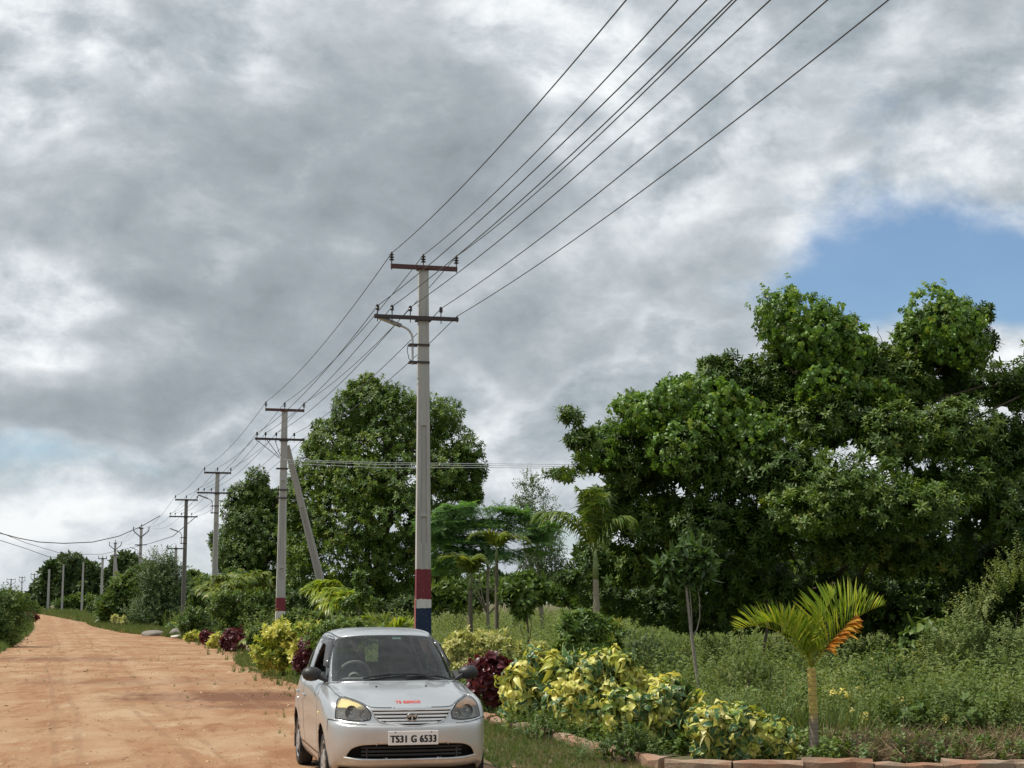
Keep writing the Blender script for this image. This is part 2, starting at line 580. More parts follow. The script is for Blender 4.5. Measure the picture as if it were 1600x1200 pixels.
# the far end swings off to the left behind the bushes
V = np.stack(V, 1)
bend = np.clip(ds - 230, 0, None)[:, None]
V[:, :, 0] -= 0.011 * bend ** 2
V = V.reshape(-1, 3)
V[:, 2] += 0
i = np.arange(len(ds) - 1)[:, None] * (NS + 1) + np.arange(NS)[None, :]
i = i.ravel()
F = np.stack([i, i + 1, i + NS + 2, i + NS + 1], 1)
o = link('dirt_road', npmesh('dirt_road', V, [F], rm))
tag(o, 'broad sandy red dirt road running off to the left', 'road', kind='structure')
# ------------------------------------------------------------------ poles
CONC_C = (0.42, 0.41, 0.39)
CONC = concrete_mat('pole_concrete', CONC_C)
CONC_DARK = concrete_mat('weathered_pole_concrete', (0.2, 0.19, 0.175))
MAROON, WHITEP, NAVY = (0.19, 0.03, 0.042), (0.66, 0.65, 0.63), (0.013, 0.03, 0.075)
CONC_A = concrete_mat('banded_pole_concrete_tall', CONC_C, [(1.67, NAVY), (1.85, WHITEP), (2.46, MAROON)])
CONC_B = concrete_mat('banded_pole_concrete', CONC_C, [(1.02, MAROON), (1.45, WHITEP), (1.94, MAROON)])
LAMPGREY = plain('lamp_housing', (0.2, 0.2, 0.195), 0.5, 0.2)
LENS = plain('lamp_lens', (0.5, 0.5, 0.47), 0.2, 0.1)


def shaft(name, H, wb, wt, dep, recesses, material, parent):
    zs = [(-0.3, False)]
    for a, b in recesses:
        zs += [(a, False), (a + 0.002, True), (b - 0.03, True), (b, False)]
    zs += [(H, False)]
    V = []
    for z, rec in zs:
        f = max(0.0, z) / H
        w_ = (wb + (wt - wb) * f) / 2
        d_ = dep * (1 - 0.25 * f) / 2
        a_ = w_ * 0.46
        e_ = d_ * (0.45 if rec else 1.0)
        V += [(-w_, -d_, z), (-a_, -d_, z), (-a_ * .96, -e_, z), (a_ * .96, -e_, z), (a_, -d_, z), (w_, -d_, z),
              (w_, d_, z), (a_, d_, z), (a_ * .96, e_, z), (-a_ * .96, e_, z), (-a_, d_, z), (-w_, d_, z)]
    F = []
    for k in range(len(zs) - 1):
        for j in range(12):
            q = (j + 1) % 12
            F.append((k * 12 + j, k * 12 + q, (k + 1) * 12 + q, (k + 1) * 12 + j))
    n = (len(zs) - 1) * 12
    F.append(tuple(range(n, n + 12)))
    m_ = MB()
    m_.add(V, F)
    return m_.build(name, material, parent)


def disc_insulator(m_, x, z, s=1.0):
    p = [(0.012, 0), (0.012, .07), (.05, .075), (.055, .09), (.025, .10), (.022, .125), (.05, .13), (.055, .145), (.025, .155),
         (.022, .18), (.045, .185), (.05, .20), (.022, .21), (.02, .25), (.012, .26)]
    M = Matrix.Translation((x, 0, z))
    m_.lathe([(r * s, zz * s) for r, zz in p], 12, M)
    m_.tube([(x, 0, z - 0.13 * s), (x, 0, z + .02)], 0.011, 6)


def spool_insulator(m_, x, z, s=1.0):
    M = Matrix.Translation((x, 0, z))
    m_.lathe([(r * s, zz * s) for r, zz in [(.012, 0), (.012, .09), (.036, .095), (.04, .14), (.034, .15), (.038, .16), (.034, .20), (.018, .205), (.016, .215)]], 12, M)
    m_.tube([(x, 0, z - 0.15 * s), (x, 0, z + .02)], 0.010, 6)


def street_lamp(parent, z, side=-1, reach=0.9, up=0.42):
    """pipe bracket with a flat lamp head, held by two clamps"""
    a = MB()
    x0 = side * 0.235
    pts = [(x0, -.02, z - 0.42), (x0, -.02, z + up * 0.28)]
    for k in range(1, 8):
        th = k / 7 * math.radians(68)
        pts.append((x0 + side * 0.27 * (1 - math.cos(th)), -.02, z + up * .28 + 0.27 * math.sin(th)))
    pts.append((pts[-1][0] + side * 0.16, -.02, pts[-1][2] + 0.065))
    a.tube(pts, 0.024, 8)
    br = a.build('lamp_bracket', GALV, parent, smooth=True)
    h = MB()
    e = pts[-1]
    ang = math.radians(20) * -side
    R = Matrix.Rotation(ang, 3, 'Y')
    h.box((e[0] + side * 0.21, -.02, e[2] + 0.075), (0.5, 0.17, 0.06), R, 0.8)
    h.box((e[0] + side * 0.02, -.02, e[2] + 0.004), (0.22, 0.1, 0.075), R)
    hd = h.build('lamp_head', LAMPGREY, br, bevel=0.012)
    l = MB()
    l.box((e[0] + side * 0.215, -.02, e[2] + 0.043), (0.40, 0.13, 0.012), R)
    l.build('lamp_lens', LENS, hd)
    for dz in (0.0, -0.37):
        c_ = MB()
        c_.box((side * 0.1, -.085, z + dz), (0.42, 0.012, 0.045))
        c_.box((side * 0.1, .085, z + dz), (0.42, 0.012, 0.045))
        c_.box((side * 0.305, 0, z + dz), (0.012, 0.18, 0.045))
        c_.box((-side * 0.115, 0, z + dz), (0.012, 0.18, 0.045))
        c_.build('clamp', STEEL, parent)
    w_ = MB()
    pts = [(x0 - side * .0, -.02, z - .36), (x0 + side * .08, -.04, z - .3), (x0 + side * .12, -.04, z - .12), (x0 + side * .1, -.04, z)]
    w_.tube(pts, 0.008, 5)
    w_.build('lamp_cable', CABLE, parent)


POLE_RZ = math.radians(15.3)
tops = {}


def hv_pole(key, px, d, H, label, group, material=CONC, wb=0.30, wt=0.19, rec=(), lamp=None, arm_c=STEEL, lean=0.0, z_up=None, z_lo=None,
            lt=(-1.0, -0.69, -0.3, 0.36), ends=(-1.07, 0.74), hv=True, clamps=None, rz=POLE_RZ):
    base = at(px, 940, d)
    r = empty('utility_pole', (base[0], d, 0), rz)
    r.rotation_euler = (0, lean, rz)
    tag(r, label, 'utility pole', group)
    shaft('shaft', H, wb, wt, 0.16, rec, material, r)
    zu = z_up or H - 0.06
    zl = z_lo or H - 1.15
    MW = Matrix.Translation((base[0], d, 0)) @ Matrix.Rotation(rz, 4, 'Z') @ Matrix.Rotation(lean, 4, 'Y')
    pts = {'hv': [], 'lt': []}
    if hv:
        m_ = MB()
        m_.box((0, -0.085, zu), (1.44, 0.05, 0.10))
        m_.box((0, 0.0, zu + .0), (0.26, 0.26, 0.07))
        a1 = m_.build('crossarm', arm_c, r, bevel=0.006)
        for x, zz in ((-0.70, zu + .05), (0.0, H), (0.70, zu + .05)):
            i_ = MB()
            disc_insulator(i_, x, zz)
            o = i_.build('insulator', PORCELAIN, a1, smooth=True)
            o.location = (0, -0.085 if x else 0, 0)
            pts['hv'].append(MW @ Vector((x, -0.085 if x else 0, zz + 0.23)))
    m_ = MB()
    m_.box(((ends[0] + ends[1]) / 2, -0.1, zl), (ends[1] - ends[0], 0.05, 0.085))
    m_.box((0, 0.0, zl - .03), (0.32, 0.26, 0.05))
    a2 = m_.build('crossarm', STEEL, r, bevel=0.006)
    for x in lt:
        i_ = MB()
        spool_insulator(i_, x, zl + .04)
        o = i_.build('insulator', PORCELAIN, a2, smooth=True)
        o.location = (0, -0.1, 0)
        pts['lt'].append(MW @ Vector((x, -0.1, zl + 0.22)))
    e_ = MB()
    e_.tube([(ends[1] - .03, -.1, zl - .06), (ends[1] - .03, -.1, zl + .075)], 0.014, 6)
    e_.build('end_bolt', STEEL, a2)
    pts['lt'].append(MW @ Vector((ends[1] - .03, -0.1, zl + 0.07)))
    if lamp:
        street_lamp(r, lamp)
    if clamps:
        for z in clamps:
            c_ = MB()
            c_.box((-0.04, -.09, z), (0.44, 0.014, 0.05))
            c_.box((-0.04, .09, z), (0.44, 0.014, 0.05))
            c_.tube([(-.22, -.1, z), (-.22, .1, z)], 0.012, 6)
            c_.tube([(.16, -.1, z), (.16, .1, z)], 0.012, 6)
            c_.build('clamp', STEEL, r)
    tops[key] = pts
    return r


RG = 'concrete power poles along the red dirt road'
p1 = hv_pole(1, 662, 32.0, 8.87, 'tall concrete power pole behind the silver car, painted maroon, white and navy at its foot', RG, CONC_A, 0.345, 0.20,
             ((3.0, 3.55), (3.62, 5.45)), lamp=7.15, arm_c=RUST, lean=math.radians(-0.42))
# painted narrow left side of the first pole stays maroon right down to the ground
m_ = MB()
m_.add([(-.1735, -.078, -.05), (-.1735, .078, -.05), (-.1645, .078, 1.85), (-.1645, -.078, 1.85),
        (-.1785, -.078, -.05), (-.1785, .078, -.05), (-.1695, .078, 1.85), (-.1695, -.078, 1.85)],
       [(4, 7, 6, 5), (0, 1, 2, 3), (0, 4, 5, 1), (3, 2, 6, 7), (1, 5, 6, 2), (0, 3, 7, 4)])
m_.build('side_paint', plain('faded_maroon_paint', (0.26, 0.075, 0.07), 0.8, 0.2), p1)
p2 = hv_pole(2, 438.5, 56.3, 8.85, 'concrete power pole banded maroon over white, with a leaning strut pole beside it', RG, CONC_B, 0.37, 0.21,
             ((2.6, 3.0), (3.15, 6.2)), arm_c=RUST, clamps=(6.63, 5.85, 5.55))
p3 = hv_pole(3, 334.5, 83.0, 8.75, 'concrete power pole with a street lamp in front of the left mango tree', RG, CONC, 0.36, 0.21, ((2.6, 6.0),), lamp=6.9)
p4 = hv_pole(4, 286.5, 100.0, 8.4, 'slender dark concrete power pole with a street lamp on stones at the kerb end', RG, CONC_DARK, 0.30, 0.21, ((1.0, 5.2),), lamp=5.9)


def v_pole(px, d, H, label, lamp=None, second=None, arm2=None, mat_=CONC, rz=0.1):
    base = at(px, 940, d)
    r = empty('utility_pole', (base[0], d, 0), rz)
    tag(r, label, 'utility pole', RG)
    shaft('shaft', H, 0.36, 0.24, 0.17, ((2.0, H - 2.5),), mat_, r)
    m_ = MB()
    for s in (-1, 1):
        m_.tube([(0, -.1, H - 0.95), (s * 0.62, -.1, H - 0.42), (s * 0.72, -.1, H - .22)], 0.05, 6)
    m_.box((0, -.02, H - .08), (0.4, 0.24, 0.10))
    a = m_.build('v_arm', STEEL, r)
    tops_ = []
    for x, z in ((-0.72, H - .25), (0, H), (0.72, H - .25)):
        i_ = MB()
        disc_insulator(i_, x, z, 1.25)
        i_.build('insulator', PORCELAIN, a, smooth=True)
        tops_.append(Vector((base[0] + x * math.cos(rz), d + x * math.sin(rz), z + .28)))
    if arm2:
        m_ = MB()
        m_.box((0, -.11, arm2), (1.1, 0.06, 0.09))
        m_.build('crossarm', STEEL, r)
    if lamp:
        street_lamp(r, lamp)
    return r, tops_


p5, t5 = v_pole(217, 146, 8.75, 'power pole with upswept V arms rising out of the roadside bushes', lamp=6.3, arm2=7.1)
p6, t6 = v_pole(177, 187, 8.9, 'power pole with upswept V arms and a strut, in front of the far trees', arm2=7.3)
pole_small = MB()


def bare_pole(px, d, H, label, arm=0.0, width=0.3, mat_=CONC, v=False):
    base = at(px, 940, d)
    r = empty('utility_pole', (base[0], d, 0), 0.1)
    tag(r, label, 'utility pole', 'far poles beyond the road bend')
    shaft('shaft', H, width, width * 0.75, 0.2, (), mat_, r)
    if arm:
        m_ = MB()
        m_.box((0, -.12, H - .12), (arm, 0.09, 0.12))
        if v:
            for s in (-1, 1):
                m_.tube([(0, -.1, H - 1.5), (s * arm * .5, -.1, H - .75), (s * arm * .5, -.1, H - .3)], 0.06, 5)
        for s in (-.46, 0, .46):
            m_.box((s * arm, -.12, H + .1), (0.07, 0.07, 0.35))
        m_.build('crossarm', STEEL, r)
    return r


bare_pole(158, 200, 7.4, 'far pole with a plain T crossarm, nearest of those before the far trees', 1.1, 0.36)
bare_pole(128, 225, 7.5, 'far bare concrete pole without a crossarm, right one of two by the road bend', 0, 0.3)
bare_pole(97, 235, 7.4, 'far bare concrete pole without a crossarm, left one of two by the road bend', 0, 0.3)
bare_pole(75, 252, 7.0, 'short pale far pole half hidden by the far left trees', 0, 0.4)
bare_pole(52, 330, 7.6, 'far pole with V arms, rightmost of three on the left skyline', 1.4, 0.3, v=True)
bare_pole(33, 370, 7.6, 'far pole with V arms, middle of three on the left skyline', 1.4, 0.28, v=True)
bare_pole(16, 390, 7.4, 'far pole with a wide crossarm, leftmost of three on the left skyline', 2.2, 0.36, v=True)
bare_pole(272.5, 150, 7.0, 'grey pole with a short crossarm behind the bushes, beside the slender dark pole', 1.7, 0.34)


def strut(name, a, b, w0, w1, label):
    """leaning brace pole from foot a to head b"""
    a, b = Vector(a), Vector(b)
    L = (b - a).length
    r = bpy.data.objects.new(name, None)
    COL.objects.link(r)
    r.location = a
    zax = (b - a).normalized()
    xax = Vector((1, 0, 0))
    yax = zax.cross(xax).normalized()
    xax = yax.cross(zax)
    r.rotation_euler = Matrix((xax, yax, zax)).transposed().to_euler()
    tag(r, label, 'strut pole')
    shaft('shaft', L, w0, w1, 0.17, ((L * .25, L * .7),), CONC, r)
    return r


strut('strut_pole', (at(529, 940, 58.5)[0], 58.5, 0), at(448, 696, 57.0), 0.33, 0.2, 'leaning concrete strut pole propped against the banded power pole')
strut('strut_pole', (at(189, 940, 189)[0], 189, 0), at(180, 872, 188), 0.36, 0.28, 'small far strut pole leaning against the V armed pole')

SERVICE = plain('pale_service_wire', (0.55, 0.56, 0.57), 0.4, 0.1, metal=0.3)  # pale base colour stands in for bright sky reflected along the wires
# ------------------------------------------------------------------ wires
WG = 'bare overhead wires strung along the pole line'


def span(a, b, sag, n=14):
    a, b = np.array(a), np.array(b)
    f = np.linspace(0, 1, n)
    p = a[None] * (1 - f)[:, None] + b[None] * f[:, None]
    p[:, 2] -= 4 * sag * f * (1 - f)
    return p


def wire(name, pts, r, label, group=None, material=WIRE, cat='overhead wire'):
    m_ = MB()
    m_.tube(pts, r, 5)
    o = m_.build(name, material, None, smooth=True)
    return tag(o, label, cat, group)


# where each wire leaves the top edge of the picture
exits = {'hv': [(985, -8), (1066, -8), (1158, -8)], 'lt': [(1112, -8), (1152, -8), (1212, -8), (1302, -8), (1398, -8)]}
exits['hv'] = [(985, -8), (1066, -8), (1158, -8)]
names = {('hv', 0): 'upper wire on the outermost left insulator of the top crossarm', ('hv', 1): 'upper wire over the tip of the tall banded pole',
         ('hv', 2): 'upper wire on the right end of the top crossarm', ('lt', 0): 'lower wire on the outermost left spool insulator',
         ('lt', 1): 'lower wire on the second spool insulator from the left', ('lt', 2): 'lower wire on the spool just left of the pole shaft',
         ('lt', 3): 'lower wire on the spool insulator right of the pole shaft', ('lt', 4): 'lowest wire, fixed to the right tip of the lower crossarm'}
for kind in ('hv', 'lt'):
    for k in range(len(tops[1][kind])):
        a = np.array(tops[1][kind][k])
        # the picture-edge point lies where a straight run along the pole line would be about 16 m away
        e = at(*exits[kind][k], 14.5)
        pts = [span(e + (e - a) * 0.45 + np.array((0, 0, 0.5)), e, 0.0, 6)[:-1], span(e, a, 0.16, 14)[:-1]]
        pts.append(span(a, tops[2][kind][k], 0.30)[:-1])
        pts.append(span(tops[2][kind][k], tops[3][kind][k], 0.32)[:-1])
        pts.append(span(tops[3][kind][k], tops[4][kind][k], 0.25)[:-1])
        if kind == 'hv':
            pts.append(span(tops[4][kind][k], t5[k], 0.9)[:-1])
            pts.append(span(t5[k], t6[k], 0.8))
        else:
            pts.append(np.array(tops[4][kind][k])[None])
        wire('overhead_wire', np.concatenate(pts), 0.0085, names[(kind, k)], WG)
# thick cable sagging over the road to a pole out of the frame, and thinner ones below it
h4 = np.array(at(250, 806, 100.0))
cp = [at(0, 833, 86), at(30, 841, 88), at(62, 847, 90), at(100, 849, 92), at(145, 847, 94), at(185, 838, 96.5), at(220, 823, 98.5), h4]
wire('overhead_cable', [at(-60, 812, 82)] + cp, 0.026, 'thick black cable sagging over the road from the slender dark pole', None, CABLE, 'cable')
wire('overhead_cable', [at(-60, 826, 100), at(0, 844, 110), at(40, 857, 120), at(76, 870, 130), at(120, 872, 140)], 0.022, 'thin cable dropping left of the far trees', None, CABLE, 'cable')
wire('overhead_cable', [at(-60, 812, 100), at(0, 832, 110), at(40, 848, 118), at(100, 866, 135), at(160, 866, 150), at(230, 850, 146)], 0.02, 'thinnest cable crossing the sky left of the far trees', None, CABLE, 'cable')
wire('overhead_cable', [np.array(tops[4]['lt'][4]), at(270, 838, 112), at(232, 850, 135), at(214, 853, 146)], 0.025, 'cable sagging between the slender dark pole and the V armed pole', None, CABLE, 'cable')
for k, (y0, y1, z) in enumerate(((718, 725, 56.0), (720, 728, 56.25), (724, 731, 56.5))):
    wire('service_wire', [at(442, y0, z), at(600, y0 + 5 + k, z + .6), at(760, y1 - 0.5, z + 1.2), at(1010, y1 + 2, z + 2)], 0.010,
         ['topmost', 'middle', 'lowest'][k] + ' of three service wires running level from the banded pole to the big tree', None, SERVICE, 'service wire')
for k, (ax, bx) in enumerate(((399, 437), (416, 437), (429, 438))):
    wire('jumper_wire', [at(ax, 686, 56.1), at((ax + bx) / 2, 701 - k, 56.1), at(bx, 716 - 2 * k, 56.15)], 0.012,
         ['outermost', 'middle', 'innermost'][k] + ' of three jumper wires from crossarm down to the banded pole clamp', None, CABLE, 'jumper wire')
# ------------------------------------------------------------------ the parked hatchback
def glass_mat(name, tint, refl=1.0, dust=0.0):
    m, t = mat(name)
    tr = t.n('ShaderNodeBsdfTransparent')
    tr.inputs[0].default_value = (*tint, 1)
    gl = t.n('ShaderNodeBsdfGlossy')
    gl.inputs['Roughness'].default_value = 0.02
    gl.inputs[0].default_value = (refl, refl, refl, 1)
    fr = t.n('ShaderNodeFresnel')
    fr.inputs[0].default_value = 1.55
    mx = t.n('ShaderNodeMixShader')
    t.t.links.new(fr.outputs[0], mx.inputs[0])
    t.t.links.new(tr.outputs[0], mx.inputs[1])
    t.t.links.new(gl.outputs[0], mx.inputs[2])
    last = mx.outputs[0]
    if dust:
        df = t.n('ShaderNodeBsdfDiffuse')
        df.inputs[0].default_value = (0.5, 0.5, 0.48, 1)
        m2 = t.n('ShaderNodeMixShader')
        m2.inputs[0].default_value = dust
        t.t.links.new(last, m2.inputs[1])
        t.t.links.new(df.outputs[0], m2.inputs[2])
        last = m2.outputs[0]
    o = t.n('ShaderNodeOutputMaterial')
    t.t.links.new(last, o.inputs[0])
    return m


m, t = mat('silver_paint')
pos = t.n('ShaderNodeTexCoord').outputs['Object']
fl = t.noise(pos, 900.0, 1.0)
dz = t.sep(pos)[2]
dirt = t.m('MULTIPLY', t.ss(dz, 0.80, 0.20), t.ss(t.noise(pos, 5.0, 6.0, 0.65), 0.3, 0.75))
cc = t.mix(fl, (0.50, 0.515, 0.525), (0.60, 0.615, 0.62))
cc = t.mix(t.m('MULTIPLY', dirt, 0.7), cc, (0.36, 0.25, 0.15))
p = principled(t, Base_Color=cc, Metallic=t.m('SUBTRACT', 0.72, t.m('MULTIPLY', dirt, 0.5)), Roughness=t.m('ADD', 0.30, t.m('MULTIPLY', dirt, 0.3)))
p.inputs['Coat Weight'].default_value = 0.5
p.inputs['Coat Roughness'].default_value = 0.04
PAINT = m
BLACKP = plain('black_plastic', (0.018, 0.018, 0.019), 0.5, 0.2)
RUBBER = plain('tyre_rubber', (0.028, 0.026, 0.024), 0.8, 0.35, 25)
SEAL = plain('black_glass_border', (0.012, 0.013, 0.014), 0.25, 0.1)
DARK = plain('dark_cavity', (0.008, 0.008, 0.008), 0.8, 0.1)
CHROME = plain('chrome', (0.58, 0.6, 0.62), 0.2, 0.05, metal=1.0)
SILVERBAR = plain('silver_grille_bar', (0.80, 0.80, 0.80), 0.35, 0.05, metal=0.4)
HUBM = plain('silver_hub_cover', (0.42, 0.42, 0.41), 0.42, 0.2, 10, metal=0.6)
GLASS = glass_mat('windscreen_glass', (0.84, 0.90, 0.87), 0.7, 0.025)
SIDEGLASS = glass_mat('side_glass', (0.50, 0.55, 0.54), 1.0, 0.03)
LAMPGLASS = glass_mat('headlamp_glass', (0.97, 0.97, 0.94), 0.8, 0.16)
SEATM = plain('grey_seat_cloth', (0.115, 0.125, 0.135), 0.85, 0.2, 30)
TRIM = plain('grey_interior_trim', (0.17, 0.17, 0.165), 0.7, 0.15)
CURT = plain('dark_curtain_cloth', (0.045, 0.052, 0.06), 0.9, 0.3, 20)
AMBER = plain('amber_reflector', (0.95, 0.42, 0.07), 0.25, 0.1)
YELLOWED = plain('yellowed_reflector', (0.85, 0.70, 0.30), 0.25, 0.1)
PLATEM = plain('white_plate', (0.72, 0.72, 0.72), 0.4, 0.04)
INK = plain('black_lettering', (0.012, 0.012, 0.012), 0.5, 0.05)
REDINK = plain('red_lettering', (0.55, 0.035, 0.02), 0.5, 0.05)
STICK = plain('pale_green_sticker', (0.45, 0.72, 0.60), 0.6, 0.1)

# control net: rings k (bottom to roof) of stations j (front centre round the side to rear centre), y = left half
SIDEX = [1.50, 1.20, 0.86, 0.35, -0.22, -0.80, -1.20, -1.50]


def ring(front, side, rear):
    """front 4 pts (x,y,z), side list of (y,z) at SIDEX, rear 3 pts"""
    return front + [(x, y, z) for x, (y, z) in zip(SIDEX, side)] + rear


def const(y, z):
    return [(y, z)] * 8


def ys(a, z):
    return [(v, z) for v in a]


NET = [
    ring([(1.79, 0, .245), (1.78, .35, .245), (1.73, .55, .25), (1.63, .68, .255)], ys([.735, .74, .74, .745, .745, .745, .74, .72], .19), [(-1.66, .62, .26), (-1.71, .35, .27), (-1.72, 0, .27)]),
    ring([(1.885, 0, .285), (1.87, .35, .285), (1.81, .575, .29), (1.69, .715, .295)], ys([.785, .79, .785, .785, .785, .785, .79, .78], .26), [(-1.69, .69, .30), (-1.755, .38, .30), (-1.77, 0, .30)]),
    ring([(1.925, 0, .45), (1.905, .37, .45), (1.84, .60, .45), (1.71, .74, .45)], ys([.808, .822, .815, .812, .812, .815, .822, .81], .45), [(-1.71, .71, .45), (-1.78, .40, .45), (-1.80, 0, .45)]),
    ring([(1.926, 0, .615), (1.905, .37, .617), (1.838, .60, .625), (1.70, .74, .62)], ys([.812, .828, .822, .822, .822, .822, .828, .81], .585), [(-1.71, .71, .585), (-1.78, .40, .585), (-1.80, 0, .585)]),
    ring([(1.862, 0, .650), (1.842, .37, .652), (1.772, .60, .662), (1.655, .738, .675)], ys([.812, .83, .825, .828, .828, .828, .828, .80], .68), [(-1.69, .71, .66), (-1.755, .40, .655), (-1.775, 0, .655)]),
    ring([(1.835, 0, .77), (1.81, .36, .775), (1.70, .60, .80), (1.59, .715, .80)], ys([.785, .815, .818, .826, .826, .822, .81, .775], .80), [(-1.65, .69, .80), (-1.72, .40, .80), (-1.74, 0, .80)]),
    ring([(1.80, 0, .80), (1.765, .34, .808), (1.585, .56, .858), (1.50, .655, .855)], [(.735, .862), (.775, .875), (.80, .88), (.815, .885), (.815, .89), (.81, .895), (.79, .895), (.755, .895)], [(-1.63, .67, .90), (-1.69, .39, .90), (-1.71, 0, .90)]),
    ring([(1.46, 0, .905), (1.43, .32, .905), (1.30, .53, .915), (1.26, .595, .912)], [(.64, .91), (.70, .925), (.755, .935), (.792, .945), (.792, .95), (.782, .955), (.765, .96), (.73, .96)], [(-1.61, .645, .965), (-1.665, .38, .965), (-1.685, 0, .965)]),
    ring([(1.02, 0, 1.0), (1.00, .30, 1.0), (.935, .50, .996), (.88, .585, .99)], [(.635, .985), (.668, .98), (.705, .975), (.745, .985), (.748, .99), (.74, 1.0), (.72, 1.0), (.69, 1.0)], [(-1.575, .60, 1.01), (-1.635, .37, 1.01), (-1.655, 0, 1.01)]),
    ring([(.64, 0, 1.225), (.62, .28, 1.223), (.555, .47, 1.215), (.505, .55, 1.205)], [(.595, 1.195), (.62, 1.185), (.645, 1.18), (.672, 1.19), (.675, 1.195), (.668, 1.20), (.65, 1.20), (.615, 1.20)], [(-1.475, .52, 1.21), (-1.54, .33, 1.215), (-1.56, 0, 1.215)]),
    ring([(.30, 0, 1.405), (.285, .25, 1.402), (.235, .42, 1.392), (.20, .485, 1.383)], [(.525, 1.372), (.553, 1.365), (.57, 1.365), (.588, 1.375), (.59, 1.38), (.582, 1.375), (.565, 1.365), (.535, 1.355)], [(-1.36, .46, 1.36), (-1.42, .30, 1.38), (-1.435, 0, 1.385)]),
    ring([(.22, 0, 1.438), (.205, .24, 1.435), (.16, .39, 1.428), (.13, .445, 1.424)], [(.482, 1.42), (.505, 1.42), (.52, 1.425), (.535, 1.44), (.535, 1.443), (.525, 1.43), (.505, 1.412), (.475, 1.40)], [(-1.34, .41, 1.40), (-1.39, .28, 1.415), (-1.40, 0, 1.42)]),
    ring([(.05, 0, 1.466), (.04, .16, 1.465), (.01, .27, 1.461), (-.01, .31, 1.459)], [(.335, 1.46), (.35, 1.462), (.355, 1.466), (.36, 1.475), (.36, 1.478), (.35, 1.462), (.34, 1.445), (.32, 1.435)], [(-1.27, .28, 1.435), (-1.31, .19, 1.438), (-1.32, 0, 1.44)]),
    ring([(-.10, 0, 1.478), (-.105, 0, 1.478), (-.11, 0, 1.4785), (-.115, 0, 1.479)], [(0, 1.48), (0, 1.482), (0, 1.484), (0, 1.487), (0, 1.487), (0, 1.475), (0, 1.462), (0, 1.452)], [(-1.24, 0, 1.446), (-1.25, 0, 1.446), (-1.26, 0, 1.446)]),
]
NET = np.array(NET)
# x positions of the side stations move with the windscreen rake in the upper rings
for k, xs in {6: [1.42, 1.17, .86, .35, -.22, -.80, -1.20, -1.48], 7: [1.19, 1.04, .80, .33, -.22, -.80, -1.20, -1.46],
              8: [.80, .705, .56, .24, -.24, -.80, -1.17, -1.43], 9: [.44, .37, .26, .08, -.30, -.80, -1.10, -1.34],
              10: [.145, .085, .01, -.12, -.38, -.80, -1.03, -1.24], 11: [.09, .03, -.05, -.17, -.42, -.80, -1.02, -1.22],
              12: [-.04, -.08, -.14, -.24, -.46, -.80, -1.0, -1.18], 13: [-.13, -.16, -.20, -.30, -.5, -.80, -.98, -1.15]}.items():
    NET[k, 4:12, 0] = xs
KN, JN = NET.shape[:2]


def hermite(P, s):
    """smooth interpolation of P (n,...) at parameters s in [0, n-1]; limited slopes keep it from overshooting"""
    n = len(P)
    d = np.diff(P, axis=0)
    M = np.zeros_like(P)
    a, b = d[:-1], d[1:]
    same = (a * b) > 0
    M[1:-1] = np.where(same, 2 * a * b / np.where(same, a + b, 1), 0)
    M[1:-1] = 0.55 * M[1:-1] + 0.45 * np.where(np.abs(a + b) < 1e9, (a + b) / 2, 0)
    M[0], M[-1] = d[0], d[-1]
    i = np.clip(np.floor(s).astype(int), 0, n - 2)
    f = s - i
    f = f.reshape(f.shape + (1,) * (P.ndim - 1))
    h00, h10, h01, h11 = 2 * f**3 - 3 * f**2 + 1, f**3 - 2 * f**2 + f, -2 * f**3 + 3 * f**2, f**3 - f**2
    return h00 * P[i] + h10 * M[i] + h01 * P[i + 1] + h11 * M[i + 1]


# dense tables for evaluation at any (u, v)
TU, TV = 40, 40
_t1 = hermite(NET, np.linspace(0, KN - 1, (KN - 1) * TV + 1))                     # (v, j, 3)
_t2 = hermite(np.swapaxes(_t1, 0, 1).copy(), np.linspace(0, JN - 1, (JN - 1) * TU + 1))   # (u, v, 3)
# y must start square to the centre line
TAB = _t2


def S(u, v):
    u = np.clip(np.asarray(u, float), 0, JN - 1) * TU
    v = np.clip(np.asarray(v, float), 0, KN - 1) * TV
    i = np.clip(np.floor(u).astype(int), 0, TAB.shape[0] - 2)
    j = np.clip(np.floor(v).astype(int), 0, TAB.shape[1] - 2)
    f, g = (u - i)[..., None], (v - j)[..., None]
    return (TAB[i, j] * (1 - f) + TAB[i + 1, j] * f) * (1 - g) + (TAB[i, j + 1] * (1 - f) + TAB[i + 1, j + 1] * f) * g


def Sn(u, v):
    e = 0.02
    du = S(np.asarray(u) + e, v) - S(np.asarray(u) - e, v)
    dv = S(u, np.asarray(v) + e) - S(u, np.asarray(v) - e)
    n = np.cross(du, dv)
    return n / (np.linalg.norm(n, axis=-1)[..., None] + 1e-12)


_uu, _vv = np.meshgrid(np.arange(TAB.shape[0]) / TU, np.arange(TAB.shape[1]) / TV, indexing='ij')


def find(pt, axes, umin, umax, vmin, vmax):
    """(u, v) of the surface point whose projection on the two axes is nearest to pt"""
    msk = (_uu >= umin) & (_uu <= umax) & (_vv >= vmin) & (_vv <= vmax)
    Q = TAB[msk][:, axes]
    k = np.argmin(((Q - np.array(pt)) ** 2).sum(1))
    u, v = _uu[msk][k], _vv[msk][k]
    best = (u, v)
    for st in (0.02, 0.008, 0.003):
        a, b = np.meshgrid(best[0] + np.linspace(-2, 2, 9) * st, best[1] + np.linspace(-2, 2, 9) * st, indexing='ij')
        q = S(a, b)[..., axes]
        kk = np.argmin(((q - np.array(pt)) ** 2).sum(-1))
        best = (a.ravel()[kk], b.ravel()[kk])
    return best


